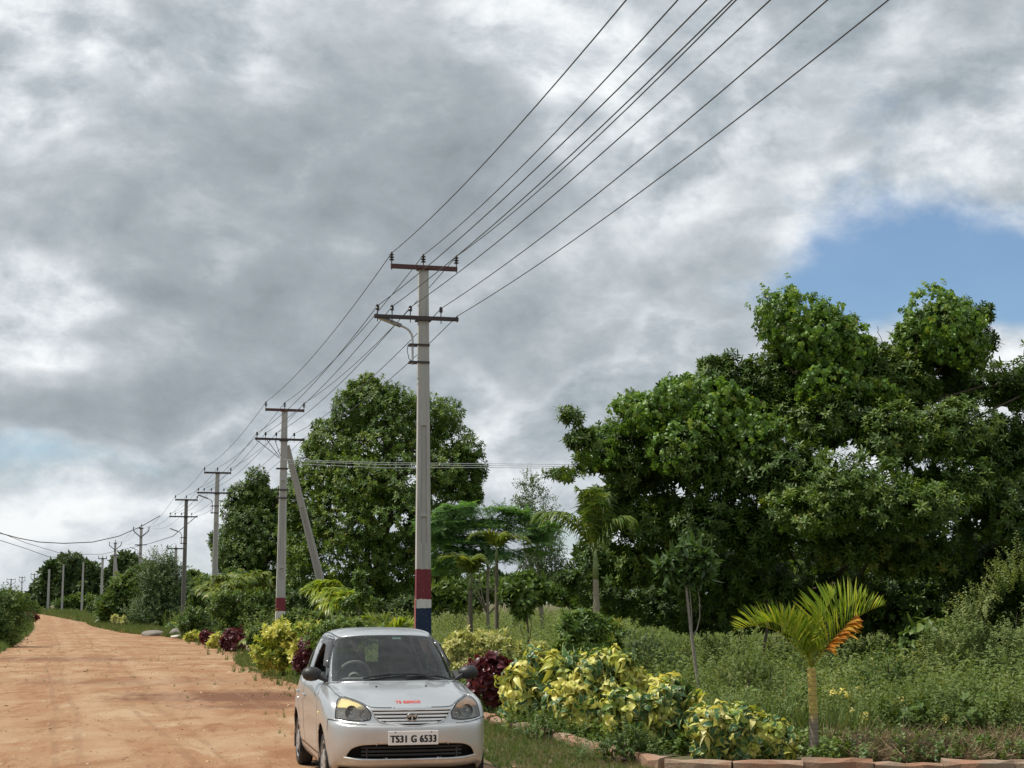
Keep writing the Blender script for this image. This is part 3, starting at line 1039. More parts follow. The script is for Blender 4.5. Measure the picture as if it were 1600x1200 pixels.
def smooth_poly(pts, n=6, closed=True):
    """Catmull-Rom through the points; a point given with third item 1 stays a corner"""
    P = [np.array(p[:2], float) for p in pts]
    cor = [len(p) > 2 for p in pts]
    out_ = []
    N = len(P)
    for i in range(N if closed else N - 1):
        p0, p1, p2, p3 = P[i - 1], P[i], P[(i + 1) % N], P[(i + 2) % N]
        t1 = (p2 - p1) if cor[i] else (p2 - p0) / 2
        t2 = (p2 - p1) if cor[(i + 1) % N] else (p3 - p1) / 2
        for f in np.arange(n) / n:
            out_.append((2*f**3-3*f**2+1)*p1 + (f**3-2*f**2+f)*t1 + (-2*f**3+3*f**2)*p2 + (f**3-f**2)*t2)
    return np.array(out_)


def uvpoly(poly, axes, umin, umax, vmin, vmax):
    return np.array([find(p[:2], axes, umin, umax, vmin, vmax) for p in poly])


# regions in (u, v)
front = [1, 2]
side = [0, 2]
REG = {}
REG['headlight'] = uvpoly(smooth_poly([(.415, .685, 1), (.405, .735), (.425, .765), (.47, .815), (.58, .858), (.655, .868), (.705, .835), (.728, .76), (.735, .695, 1), (.63, .678), (.5, .673)]), front, .4, 4.2, 3.6, 6.3)
REG['grille'] = uvpoly(smooth_poly([(0, .632), (.20, .642), (.32, .67), (.375, .725), (.398, .768, 1), (.2, .766), (0, .762), (-.001, .7)]), front, 0, 1.6, 3.2, 5.3)
REG['grille'][:, 0] = np.where(REG['grille'][:, 0] < .03, -.2, REG['grille'][:, 0])
REG['intake'] = uvpoly(smooth_poly([(0, .338), (.3, .338), (.52, .343), (.65, .357, 1), (.60, .425), (.52, .458), (.4, .468), (.2, .470), (0, .470), (-.001, .4)]), front, 0, 3.2, .8, 3.1)
REG['intake'][:, 0] = np.where(REG['intake'][:, 0] < .03, -.2, REG['intake'][:, 0])


def arch(cx, r, cz=.285):
    a = np.linspace(math.radians(-40), math.radians(220), 40)
    return [(cx + r * math.cos(q), cz + r * math.sin(q)) for q in a]


for nm, cx in (('arch_front', 1.2), ('arch_rear', -1.2)):
    pl = uvpoly([p for p in arch(cx, .335) if p[1] > .2], side, 3.3, 12, 0, 5)
    lo = pl[0].copy(), pl[-1].copy()
    REG[nm] = np.concatenate([pl, [(lo[1][0], -.3), (lo[0][0], -.3)]])
# glass outlines directly in (u, v)
REG['windscreen'] = np.array([(-.3, 8.10), (3.0, 8.10), (4.15, 8.16), (4.32, 8.4), (4.32, 9.6), (4.18, 9.93), (3.6, 10.0), (-.3, 10.02)])
REG['windscreen_border'] = np.array([(-.3, 7.97), (3.0, 7.97), (4.6, 8.0), (4.66, 8.3), (4.66, 9.7), (4.55, 10.08), (3.6, 10.18), (-.3, 10.2)])
REG['front_window'] = uvpoly(smooth_poly([(.50, 1.015, 1), (.33, 1.155), (.10, 1.325), (.0, 1.352), (-.35, 1.362, 1), (-.40, 1.02, 1)]), side, 4.6, 9, 8, 10.2)
REG['rear_window_side'] = uvpoly(smooth_poly([(-.47, 1.025, 1), (-.43, 1.362, 1), (-.80, 1.36), (-.97, 1.335), (-1.10, 1.18), (-1.16, 1.05, 1)]), side, 7, 12, 8, 10.2)
REG['side_border'] = uvpoly(smooth_poly([(.60, .985, 1), (.36, 1.17), (.13, 1.345), (.0, 1.378), (-.4, 1.386), (-.82, 1.383), (-1.02, 1.35), (-1.14, 1.22), (-1.22, 1.04), (-1.2, .995, 1), (-.45, .995)]), side, 4.55, 12.5, 7.6, 10.6)
REG['rear_screen'] = np.array([(12.6, 8.2), (14.3, 8.2), (14.3, 9.85), (12.6, 9.85)])
REG['bonnet'] = np.concatenate([uvpoly([(0, .785), (.2, .79), (.40, .795), (.47, .826), (.56, .860), (.625, .878)], front, 0, 4.2, 5.1, 6.8), uvpoly([(1.42, .665), (1.2, .69), (1.0, .705)], [0, 1], 1, 6.6, 5.7, 8), [(6.0, 7.86), (3.0, 7.9), (-.3, 7.9)]])
REG['bonnet'][0] = (-.3, REG['bonnet'][0][1])
REG['front_bumper'] = np.array([(-.3, 3.72), (1.3, 3.80), (2.2, 3.86), (3.2, 3.98), (3.72, 3.98), (3.76, 2.9), (3.8, -.3), (-.3, -.3)])
REG['front_door'] = np.concatenate([uvpoly([(.80, .30, 1), (.82, .7), (.74, .93)], side, 5, 8.2, .8, 8.2), uvpoly([(.62, .985), (.36, 1.185), (.14, 1.362), (.0, 1.395), (-.42, 1.402), (-.44, 1.0), (-.43, .6), (-.43, .30)], side, 4.6, 9, .6, 10.9)])
REG['rear_door'] = np.concatenate([uvpoly([(-.45, .30), (-.45, .6), (-.46, 1.0), (-.44, 1.402), (-.82, 1.40), (-1.02, 1.365), (-1.15, 1.22), (-1.18, 1.0)], side, 7.5, 12.5, .6, 10.9), uvpoly([(-1.08, .80), (-.95, .70), (-.85, .55), (-.82, .30)], side, 7.5, 12, .6, 6.5)])


def inside(poly, u, v):
    x, y = poly[:, 0], poly[:, 1]
    x2, y2 = np.roll(x, -1), np.roll(y, -1)
    r = np.zeros(u.shape, bool)
    for a, b, c_, d_ in zip(x, y, x2, y2):
        if b == d_:
            continue
        cnd = (b > v) != (d_ > v)
        r ^= cnd & (u < (c_ - a) * (v - b) / (d_ - b) + a)
    return r


def nearest_on(poly, U, V, su, sv):
    """nearest boundary point in units of grid cells"""
    best = np.full(U.shape, 1e9)
    bu, bv = U.copy(), V.copy()
    n = len(poly)
    for i in range(n):
        a, b = poly[i], poly[(i + 1) % n]
        ax, ay, dx, dy = a[0] / su, a[1] / sv, (b[0] - a[0]) / su, (b[1] - a[1]) / sv
        L = dx * dx + dy * dy + 1e-12
        f = np.clip(((U / su - ax) * dx + (V / sv - ay) * dy) / L, 0, 1)
        qx, qy = ax + f * dx, ay + f * dy
        d = (U / su - qx) ** 2 + (V / sv - qy) ** 2
        k = d < best
        best = np.where(k, d, best)
        bu, bv = np.where(k, qx * su, bu), np.where(k, qy * sv, bv)
    return np.sqrt(best), bu, bv


NU, NV = 22, 14
gu = np.linspace(0, JN - 1, (JN - 1) * NU + 1)
gv = np.linspace(0, KN - 1, (KN - 1) * NV + 1)
SU, SV = 1 / NU, 1 / NV
U, V = np.meshgrid(gu, gv, indexing='ij')
U0, V0 = U.copy(), V.copy()
fixed = np.zeros(U.shape, bool)
for nm in ('headlight', 'grille', 'intake', 'arch_front', 'arch_rear', 'windscreen', 'front_window', 'rear_window_side', 'rear_screen',
           'windscreen_border', 'side_border', 'bonnet', 'front_bumper', 'front_door', 'rear_door'):
    d, bu, bv = nearest_on(REG[nm], U0, V0, SU, SV)
    k = (d < 0.55) & ~fixed
    # keep the centre line and the outer rims where they are
    bu = np.where(U0 <= 0, 0, np.where(U0 >= JN - 1, JN - 1, np.clip(bu, 0, JN - 1)))
    bv = np.where(V0 <= 0, 0, np.where(V0 >= KN - 1, KN - 1, np.clip(bv, 0, KN - 1)))
    U, V = np.where(k, bu, U), np.where(k, bv, V)
    fixed |= k
PTS = S(U, V)
ni, nj = U.shape
idx = np.arange(ni * nj).reshape(ni, nj)
q00, q10, q11, q01 = idx[:-1, :-1].ravel(), idx[1:, :-1].ravel(), idx[1:, 1:].ravel(), idx[:-1, 1:].ravel()
fx = fixed.ravel()
main = fx[q00] & fx[q11]                            # cut each cell along the diagonal that lies on an outline
quads = np.concatenate([np.stack([q00, np.where(main, q10, q10), np.where(main, q11, q01)], 1),
                        np.stack([np.where(main, q00, q10), q11, q01], 1)])
cu, cv = U.ravel()[quads].mean(1), V.ravel()[quads].mean(1)
cls = np.zeros(len(quads), int)
ORDER = ['body', 'bonnet', 'front_bumper', 'front_door', 'rear_door', 'windscreen_border', 'side_border', 'windscreen', 'front_window',
         'rear_window_side', 'rear_screen', 'headlight', 'grille', 'intake', 'arch_front', 'arch_rear']
for i, nm in enumerate(ORDER[1:], 1):
    cls[inside(REG[nm], cu, cv)] = i
CL = {n: i for i, n in enumerate(ORDER)}
flat = PTS.reshape(-1, 3)


def panel(name, classes, mats, parent, mirror='both', midx=None, offset=0.0, thick=0.0):
    """mesh of the surface quads of the given classes; 'both' joins left and mirrored right half along the centre line"""
    q = np.concatenate([quads[cls == CL[c]] for c in classes])
    mi = np.concatenate([np.full((cls == CL[c]).sum(), (midx or {}).get(c, 0)) for c in classes])
    used = np.unique(q)
    mp = np.full(len(flat), -1)
    mp[used] = np.arange(len(used))
    Vv = flat[used].copy()
    if offset:
        nn = Sn(U.reshape(-1)[used], V.reshape(-1)[used])
        Vv = Vv + nn * offset
    q = mp[q]
    if mirror == 'left':
        VV, FF, MI = Vv, q, mi
    elif mirror == 'right':
        VV, FF, MI = Vv * (1, -1, 1), q[:, ::-1], mi
    else:
        on = np.abs(Vv[:, 1]) < 1e-6
        m2 = np.where(on, np.arange(len(Vv)), len(Vv) + np.arange(len(Vv)))
        VV = np.concatenate([Vv, Vv * (1, -1, 1)])
        FF = np.concatenate([q, m2[q][:, ::-1]])
        MI = np.concatenate([mi, mi])
    me = npmesh(name, VV, [FF], mats, True, None, MI)
    o = link(name, me, parent)
    if thick:
        s = o.modifiers.new('solid', 'SOLIDIFY')
        s.thickness = thick
        s.offset = -1
    return o


HEAD = np.array((0.235, -0.972, 0.0))
HEAD /= np.linalg.norm(HEAD)
plate_at = at(646, 1150, 14.68)
car_loc = np.array((plate_at[0], plate_at[1], 0.0)) - 1.935 * HEAD
car = empty('parked_car', car_loc, math.atan2(HEAD[1], HEAD[0]))
car.scale = (1.0, 0.95, 1.025)
tag(car, 'silver five door hatchback parked at the road edge, facing the viewer', 'car')

body = panel('body', ['body', 'side_border'], [PAINT, SEAL], car, midx={'side_border': 1}, thick=0.012)
panel('bonnet', ['bonnet'], [PAINT], car, thick=0.01)
bumper = panel('front_bumper', ['front_bumper'], [PAINT], car, thick=0.012)
ws = panel('windscreen', ['windscreen', 'windscreen_border'], [GLASS, SEAL], car, midx={'windscreen_border': 1})
panel('rear_window', ['rear_screen'], [SIDEGLASS], car)
doors = {}
for sname in ('left', 'right'):
    doors['f' + sname] = panel('door', ['front_door'], [PAINT], car, sname, thick=0.012)
    doors['r' + sname] = panel('door', ['rear_door'], [PAINT], car, sname, thick=0.012)
    g = panel('window', ['rear_window_side'], [SIDEGLASS], doors['r' + sname], sname)
panel('window', ['front_window'], [SIDEGLASS], doors['fleft'], 'left')   # the driver's window is wound down


def surf(uv, off=0.0, right=False):
    uv = np.asarray(uv, float)
    P = S(uv[:, 0], uv[:, 1]) + (Sn(uv[:, 0], uv[:, 1]) * off if off else 0)
    return P * (1, -1, 1) if right else P


def seam(m_, poly, width=0.006, closed=False, right=False, off=0.0025):
    """dark gap line laid along a path on the surface"""
    poly = np.asarray(poly, float)
    if closed:
        poly = np.concatenate([poly, poly[:1]])
    # resample
    out_ = []
    for a, b in zip(poly[:-1], poly[1:]):
        n = max(2, int(np.abs(b - a).max() / 0.08))
        out_ += [a + (b - a) * f for f in np.arange(n) / n]
    out_.append(poly[-1])
    uv = np.clip(np.array(out_), 0, (JN - 1, KN - 1))
    P = S(uv[:, 0], uv[:, 1])
    N = Sn(uv[:, 0], uv[:, 1])
    T = np.gradient(P, axis=0)
    T /= np.linalg.norm(T, axis=1)[:, None] + 1e-9
    B = np.cross(N, T) * width / 2
    A, C_ = P + B + N * off, P - B + N * off
    if right:
        A, C_ = A * (1, -1, 1), C_ * (1, -1, 1)
    n = len(P)
    m_.add(np.concatenate([A, C_]), [(i, i + 1, n + i + 1, n + i) for i in range(n - 1)])


gp = MB()
for rt in (False, True):
    seam(gp, REG['bonnet'][1:-1], 0.007, right=rt)
    seam(gp, REG['front_bumper'][1:5], 0.007, right=rt)
    seam(gp, REG['front_door'], 0.008, True, rt)
    seam(gp, REG['rear_door'], 0.008, True, rt)
    seam(gp, REG['headlight'], 0.010, True, rt, 0.002)
    seam(gp, REG['front_bumper'][4:6], 0.006, right=rt)
    seam(gp, [(4.7, 10.55), (6, 10.72), (9, 10.75), (11.5, 10.7)], 0.014, right=rt)      # roof drip channel
    seam(gp, [(4.7, 10.55), (4.0, 10.3), (3.5, 10.25)], 0.010, right=rt)
gp.build('panel_gap', SEAL, body)

# grille: dark recess and bright bars following the nose
def recess(name, poly, depth, parent):
    """walls going back from an opening and a closed back"""
    pl = np.array([p for p in poly if p[0] > -0.1])
    P = surf(np.clip(pl, 0, 20))
    full = np.concatenate([P, (P * (1, -1, 1))[::-1]])
    n = len(full)
    back = full - np.array((depth, 0, 0))
    back[:, 0] = np.minimum(back[:, 0], full[:, 0].max() - depth)
    m_ = MB()
    m_.add(np.concatenate([full, back]), [(i, (i + 1) % n, n + (i + 1) % n, n + i) for i in range(n)] + [tuple(range(n, 2 * n))])
    return m_.build(name, DARK, parent)


def clip_y(poly, z):
    """half width of an opening at height z"""
    P = surf(np.clip([p for p in poly if p[0] > -.1], 0, 20))
    best = 0
    for a, b in zip(P[:-1], P[1:]):
        if (a[2] - z) * (b[2] - z) <= 0 and a[2] != b[2]:
            f = (z - a[2]) / (b[2] - a[2])
            best = max(best, a[1] + f * (b[1] - a[1]))
    return best


def nose_x(y, z):
    u, v = find((abs(y), z), front, 0, 3.6, 0.6, 5.6)
    return float(S(np.array([u]), np.array([v]))[0][0])


gr = recess('grille', [p for p in REG['grille'] if p[0] > -.1 and True], 0.06, car)
for zz in (.744, .712, .680, .652):
    hw = clip_y(REG['grille'], zz) - 0.004
    yy = np.linspace(-hw, hw, 21)
    xs = [nose_x(y, zz) - 0.006 for y in yy]
    m_ = MB()
    Vb, Fb = [], []
    hgt = 0.0105
    for x, y in zip(xs, yy):
        Vb += [(x, y, zz - hgt), (x + .007, y, zz - hgt * .3), (x + .004, y, zz + hgt * .9), (x - .02, y, zz + hgt), (x - .02, y, zz - hgt)]
    for i in range(20):
        for j in range(5):
            q = (j + 1) % 5
            Fb.append((i * 5 + j, (i + 1) * 5 + j, (i + 1) * 5 + q, i * 5 + q))
    m_.add(Vb, Fb)
    m_.build('grille_bar', SILVERBAR, gr, smooth=True)
fr_ = MB()
pl = surf(np.clip([p for p in REG['grille'] if p[0] > -.1], 0, 20), .002)
full = np.concatenate([pl, (pl * (1, -1, 1))[::-1]])
fr_.tube(np.concatenate([full, full[:1]]), 0.006, 6, cap=False)
fr_.build('grille_surround', PAINT, gr, smooth=True)
# oval emblem with a spread letter T of two curved arms
ex = nose_x(0, .705) + 0.006
e_ = MB()
a = np.linspace(0, 2 * math.pi, 33)
e_.tube([(ex, .052 * math.cos(q), .705 + .034 * math.sin(q)) for q in a], 0.006, 6, cap=False)
e_.prism([(-.0075, -.03), (.0075, -.03), (.0085, .012), (-.0085, .012)], 0, .006, Matrix(((0, 0, 1, ex), (1, 0, 0, 0), (0, 1, 0, .705), (0, 0, 0, 1))))
for s in (-1, 1):
    arm = [(s * .004, .024), (s * .042, .018), (s * .040, .004), (s * .030, -.006), (s * .026, .003), (s * .004, .013)]
    e_.prism(arm if s > 0 else arm[::-1], 0, .006, Matrix(((0, 0, 1, ex), (1, 0, 0, 0), (0, 1, 0, .705), (0, 0, 0, 1))))
emb = e_.build('emblem', CHROME, gr, smooth=True)
e_ = MB()
e_.prism([(.05 * math.cos(q), .032 * math.sin(q)) for q in a[:-1]], -.01, -.002, Matrix(((0, 0, 1, ex), (1, 0, 0, 0), (0, 1, 0, .705), (0, 0, 0, 1))))
e_.build('emblem_field', DARK, emb)

ik = recess('lower_intake', [p for p in REG['intake'] if p[0] > -.1], 0.09, bumper)
for zz in (.440, .405, .370):
    hw = min(.50, clip_y(REG['intake'], zz) - .01)
    yy = np.linspace(-hw, hw, 13)
    m_ = MB()
    m_.tube([(nose_x(y, zz) - .035, y, zz) for y in yy], 0.011, 6)
    m_.build('intake_slat', BLACKP, ik, smooth=True)
for s in (-1, 1):
    m_ = MB()
    m_.box((nose_x(.47, .39) - .03, s * .45, .385), (.02, .015, .13))
    m_.build('intake_divider', BLACKP, ik)
m_ = MB()
lipy = np.linspace(-.66, .66, 25)
m_.tube([(nose_x(y, .325) + .003, y, .330 + .02 * max(0, abs(y) - .5) / .16) for y in lipy], 0.011, 6)
m_.build('bumper_lip', PAINT, bumper, smooth=True)

# headlights: clear lens over a dull reflector bowl with two round lamps and an amber or yellowed corner
for sname, rt in (('left', False), ('right', True)):
    hl = panel('headlight', ['headlight'], [LAMPGLASS], car, sname)
    s = -1 if rt else 1
    P = surf(REG['headlight'], 0, rt)
    c_ = P.mean(0)
    back = c_ + (P - c_) * 0.9 - np.array((0.05, 0, 0))
    n = len(P)
    m_ = MB()
    m_.add(np.concatenate([P * 1.0 - np.array((.004, 0, 0)), back, [back.mean(0) - np.array((.03, 0, 0))]]),
           [(i, (i + 1) % n, n + (i + 1) % n, n + i) for i in range(n)] + [(n + i, n + (i + 1) % n, 2 * n) for i in range(n)])
    m_.build('reflector_bowl', plain('grey_reflector', (0.80, 0.80, 0.76), 0.4, 0.12, metal=0.15), hl, smooth=True)
    for (yy, zz, rr) in ((.585, .745, .062), (.465, .725, .045)):
        x = nose_x(yy, zz) - .062
        M = Matrix.Translation((x, s * yy, zz)) @ Matrix.Rotation(math.radians(90), 4, 'Y')
        m_ = MB()
        m_.lathe([(rr * .15, -.01), (rr * .55, .0), (rr * .9, .025), (rr, .05), (rr * 1.06, .05), (rr * 1.06, .02)], 24, M, cap=False)
        m_.lathe([(.001, .034), (.012, .03), (.014, .0)], 12, M, cap=False)
        m_.build('lamp_reflector', CHROME, hl, smooth=True)
    # upper corner turn lamp
    top = [(.45, .79), (.52, .83), (.59, .855), (.65, .862), (.70, .825), (.715, .79), (.60, .79), (.50, .775)]
    pu = uvpoly(top, front, .4, 4.2, 3.6, 6.3)
    Pt = surf(pu, -.004, rt)
    n = len(Pt)
    m_ = MB()
    m_.add(np.concatenate([Pt, Pt - np.array((.05, 0, 0))]), [tuple(range(n)), tuple(range(2 * n - 1, n - 1, -1))] + [(i, n + i, n + (i + 1) % n, (i + 1) % n) for i in range(n)])
    m_.build('turn_lamp', YELLOWED if rt else AMBER, hl)

# wheels
def wheel(x, s, name='wheel'):
    r = empty(name, (x, s * .715, .272))
    r.parent = car
    Mx = Matrix.Rotation(math.radians(-90 * s), 4, 'X')
    m_ = MB()
    R_, W_ = .272, .0825
    m_.lathe([(.178, -W_ * .9), (.205, -W_), (.245, -W_ * .98), (.263, -W_ * .8), (R_, -W_ * .62), (R_, W_ * .62), (.263, W_ * .8), (.245, W_ * .98), (.205, W_), (.178, W_ * .9), (.172, 0), (.178, -W_ * .9)], 48, Mx, cap=False)
    t_ = m_.build('tyre', RUBBER, r, smooth=True)
    g_ = MB()
    for k in range(60):
        a_ = k / 60 * 2 * math.pi
        for ww in (-.04, 0, .04):
            c = np.array((R_ * math.cos(a_ + ww), R_ * math.sin(a_ + ww), ww))
            Rz = np.array(Matrix.Rotation(a_ + ww, 3, 'Z'))
            q = np.array(Mx.to_3x3())
            g_.box(q @ c, (.006, .018, .026), q @ Rz)
    g_.build('tread', RUBBER, t_)
    m_ = MB()
    m_.lathe([(.185, .06), (.19, .074), (.18, .078), (.165, .066), (.12, .07), (.07, .082), (.03, .086), (.001, .086)], 40, Mx, cap=False)
    hc = m_.build('hub_cover', HUBM, r, smooth=True)
    m_ = MB()
    for k in range(9):
        a_ = k / 9 * 2 * math.pi
        c = np.array((.135 * math.cos(a_), .135 * math.sin(a_), .0705))
        q = np.array(Mx.to_3x3())
        m_.box(q @ c, (.055, .03, .01), q @ np.array(Matrix.Rotation(a_, 3, 'Z')))
    m_.build('hub_slots', DARK, hc)
    return r


for x in (1.2, -1.2):
    for s in (1, -1):
        wheel(x, s)
        # wheel housing
        m_ = MB()
        a = np.linspace(math.radians(-20), math.radians(200), 24)
        Vh = []
        for q in a:
            for yy in (.40, .80):
                Vh.append((x + .345 * math.cos(q), s * yy, .285 + .345 * math.sin(q)))
        Fh = [(2 * i, 2 * i + 1, 2 * i + 3, 2 * i + 2) for i in range(len(a) - 1)]
        Fh.append(tuple(2 * i for i in range(len(a))))
        m_.add(Vh, Fh)
        m_.build('wheel_housing', DARK, car)
m_ = MB()
m_.box((0, 0, .24), (3.3, 1.1, .06))
m_.box((0, 0, .262), (1.6, 1.42, .05))
m_.build('underbody', DARK, car)

# mirrors
for s in (1, -1):
    m_ = MB()
    prof = [(0, .022), (.02, .045), (.06, .064), (.11, .072), (.16, .066), (.195, .045), (.212, .012)]
    pts = [(.60, s * (.745 + d), 1.045 + .03 * d) for d, r in prof]
    m_.tube(pts, [r for d, r in prof], 20, True)
    for i, vv in enumerate(m_.V):
        vv[:, 0] = .60 + (vv[:, 0] - .60) * 1.25 - .02
    mm = m_.build('wing_mirror', BLACKP, car, smooth=True)
    m_ = MB()
    m_.add([(.66, s * .70, .965), (.50, s * .715, .975), (.54, s * .79, 1.0), (.64, s * .785, .995), (.66, s * .69, .995), (.42, s * .69, 1.07), (.53, s * .79, 1.06), (.64, s * .785, 1.05)],
           [(0, 1, 2, 3), (4, 7, 6, 5), (0, 3, 7, 4), (1, 5, 6, 2), (2, 6, 7, 3), (0, 4, 5, 1)])
    m_.build('mirror_foot', BLACKP, mm, bevel=0.01)

# wipers
for pts in ([(.99, .18, 1.03), (.93, .28, 1.045), (.86, .50, 1.045)], [(1.0, -.40, 1.02), (.985, -.10, 1.045), (.975, .08, 1.05)]):
    pass
for (p0, e1, b0, b1) in ((( .985, -.30), (.965, .10), (.985, -.36), (.93, .34)), ((1.0, .30), (.955, .52), (1.0, .08), (.93, .575))):
    m_ = MB()

    def on(x, y, h):
        u, v = find((x, abs(y)), [0, 1], 0, 5.2, 7.4, 10)
        q = S(np.array([u]), np.array([v]))[0]
        nn = Sn(np.array([u]), np.array([v]))[0]
        q = q + nn * h
        return q * (1, 1 if y >= 0 else -1, 1)
    m_.tube([on(*p0, .03), on((p0[0] + e1[0]) / 2, (p0[1] + e1[1]) / 2, .045), on(*e1, .03)], [.012, .010, .007], 6)
    m_.tube([on(b0[0] + (b1[0] - b0[0]) * f - .10 * f * (1 - f), b0[1] + (b1[1] - b0[1]) * f, .018) for f in np.linspace(0, 1, 9)], 0.010, 6)
    m_.build('wiper', BLACKP, car, smooth=True)
for y in (-.26, .26):
    m_ = MB()
    q = on(1.22, y, .0)
    m_.lathe([(.011, 0), (.011, .006), (.006, .010)], 10, Matrix.Translation(q))
    m_.build('washer_jet', BLACKP, car)

# number plate and lettering
def text(name, body_, width, height, mat_, parent, M, bold=0.0, spacing=1.0):
    """flat lettering fitted to width x height (capitals); bold is the stroke gain in metres"""
    cu_ = bpy.data.curves.new(name, 'FONT')
    cu_.body = body_
    cu_.size = 1.0
    cu_.space_character = spacing
    cu_.align_x, cu_.align_y = 'LEFT', 'BOTTOM_BASELINE'
    tmp = bpy.data.objects.new(name, cu_)
    COL.objects.link(tmp)
    bpy.context.view_layer.update()
    me = bpy.data.meshes.new_from_object(tmp.evaluated_get(bpy.context.evaluated_depsgraph_get()))
    bpy.data.objects.remove(tmp)
    co = np.array([v.co[:] for v in me.vertices])
    F = [tuple(p.vertices) for p in me.polygons]
    co = (co - co.min(0)) / np.maximum(co.max(0) - co.min(0), 1e-9)
    co[:, 0] = (co[:, 0] - .5) * (width - bold)
    co[:, 1] = (co[:, 1] - .5) * (height - bold * .5)
    m_ = MB()
    for i, (dx, dy) in enumerate(((-.5, -.2), (-.5, .2), (.5, -.2), (.5, .2), (0, 0)) if bold else ((0, 0),)):
        m_.add(co + np.array((dx * bold, dy * bold, i * 0.00012)), F)
    o = m_.build(name, mat_, parent)
    o.matrix_local = M
    return o


xp = nose_x(0, .52) + 0.012
MP = Matrix(((0, 0, 1, xp), (1, 0, 0, 0), (0, 1, 0, .525), (0, 0, 0, 1)))
m_ = MB()
m_.box((xp - .004, 0, .525), (.008, .50, .125))
npl = m_.build('number_plate', PLATEM, car, bevel=0.004)
text('plate_lettering', 'TS31 G 6533', .462, .066, INK, npl, MP @ Matrix.Translation((0, -.008, .0009)), 0.0105, 1.1)
m_ = MB()
for y in (-.18, .18):
    m_.lathe([(.006, 0), (.006, .004)], 10, MP @ Matrix.Translation((y, .052, 0)))
m_.build('plate_screw', INK, npl)
# red lettering above the grille, lying on the bonnet
o = text('bonnet_lettering', 'TS GENCO', .25, .036, REDINK, car, Matrix.Identity(4), 0.005, 1.15)
for v_ in o.data.vertices:
    u_, vv_ = find((v_.co.x * -1 if False else abs(v_.co.x), .832 + v_.co.y * .55), front, 0, 2, 5.6, 7.2)
    q = S(np.array([u_]), np.array([vv_]))[0] + Sn(np.array([u_]), np.array([vv_]))[0] * (.0025 + v_.co.z)
    v_.co = (q[0], v_.co.x - .015, q[2])

# cabin
cb = MB()
cb.box((-.25, 0, .40), (2.4, 1.40, .04))
cb.build('cabin_floor', DARK, car)
d_ = MB()
yy = np.linspace(-.60, .60, 13)
Vd, Fd = [], []
for y in yy:
    hump = .035 if -.52 < y < -.12 else 0.0
    Vd += [(.93, y, .955), (.60, y, .975 + hump), (.45, y, .955 + hump), (.42, y, .86), (.48, y, .55)]
for i in range(12):
    for j in range(4):
        Fd.append((i * 5 + j, (i + 1) * 5 + j, (i + 1) * 5 + j + 1, i * 5 + j + 1))
d_.add(Vd, Fd)
d_.build('dashboard', TRIM, car, smooth=True)
sw = MB()
Ms = Matrix.Translation((.30, -.36, .985)) @ Matrix.Rotation(math.radians(-66), 4, 'Y')
a = np.linspace(0, 2 * math.pi, 41)
sw.tube([tuple((Ms @ Vector((.185 * math.cos(q), .185 * math.sin(q), 0)))) for q in a], 0.017, 8, cap=False)
sw.lathe([(.001, .03), (.05, .028), (.07, .01), (.07, -.03)], 20, Ms, cap=False)
for q in (math.pi / 2, -math.pi / 2, math.pi):
    sw.tube([tuple(Ms @ Vector((.05 * math.cos(q), .05 * math.sin(q), 0))), tuple(Ms @ Vector((.18 * math.cos(q), .18 * math.sin(q), 0)))], .02, 6, flat=.5)
sw.tube([tuple(Ms @ Vector((0, 0, -.02))), tuple(Ms @ Vector((0, 0, -.3)))], .03, 8)
sw.build('steering_wheel', TRIM, car, smooth=True)


def seat(x, y, w_, name, head=True, h=.62):
    m_ = MB()
    m_.box((x + .02, y, .60), (.50, w_, .16))
    R = Matrix.Rotation(math.radians(-14), 3, 'Y')
    m_.box((x - .30, y, .62 + h / 2), (.13, w_, h), R, 0.86)
    if head:
        m_.box((x - .37, y, .74 + h), (.09, .30, .19), R, .8)
    return m_.build(name, SEATM, car, smooth=True, bevel=.04, seg=3)


seat(-.02, -.36, .50, 'seat')
seat(-.02, .36, .50, 'seat')
seat(-.85, 0, 1.22, 'rear_seat', head=False, h=.48)
# dark pleated curtain hung behind the front passenger seat and along the left rear windows
cv_ = MB()
n = 120
f = np.linspace(0, 1, n)
xx = -.42 - .02 * f + .018 * np.sin(f * 2 * math.pi * 15)
yy = .02 + .50 * f
Vc = np.concatenate([np.stack([xx, yy * .98, np.full(n, 1.38)], 1), np.stack([xx * 1.0 - .02, yy * 1.06, np.full(n, .80)], 1)])
cv_.add(Vc, [(i, i + 1, n + i + 1, n + i) for i in range(n - 1)])
cv_.build('curtain', CURT, car, smooth=True, auto=0)
m_ = MB()
m_.box((.12, .06, 1.335), (.03, .20, .06))
m_.build('rear_view_mirror', BLACKP, car, bevel=.01)
u_, v_ = find((.325, .10), [0, 1], 0, 3, 8.5, 10)
q, nn = S(np.array([u_]), np.array([v_]))[0], Sn(np.array([u_]), np.array([v_]))[0]
# small pale permit sticker behind the top of the windscreen
ux = np.array((0, 1.0, 0))
vx = np.cross(nn, ux)
m_ = MB()
cst = np.array([q - nn * .004 + ux * a_ * .048 + vx * b_ * .019 for a_, b_ in ((-1, -1), (1, -1), (1, 1), (-1, 1))])
m_.add(np.concatenate([cst, cst - nn * .0015]), [(0, 1, 2, 3), (7, 6, 5, 4), (0, 4, 5, 1), (1, 5, 6, 2), (2, 6, 7, 3), (3, 7, 4, 0)])
m_.build('permit_sticker', STICK, ws)
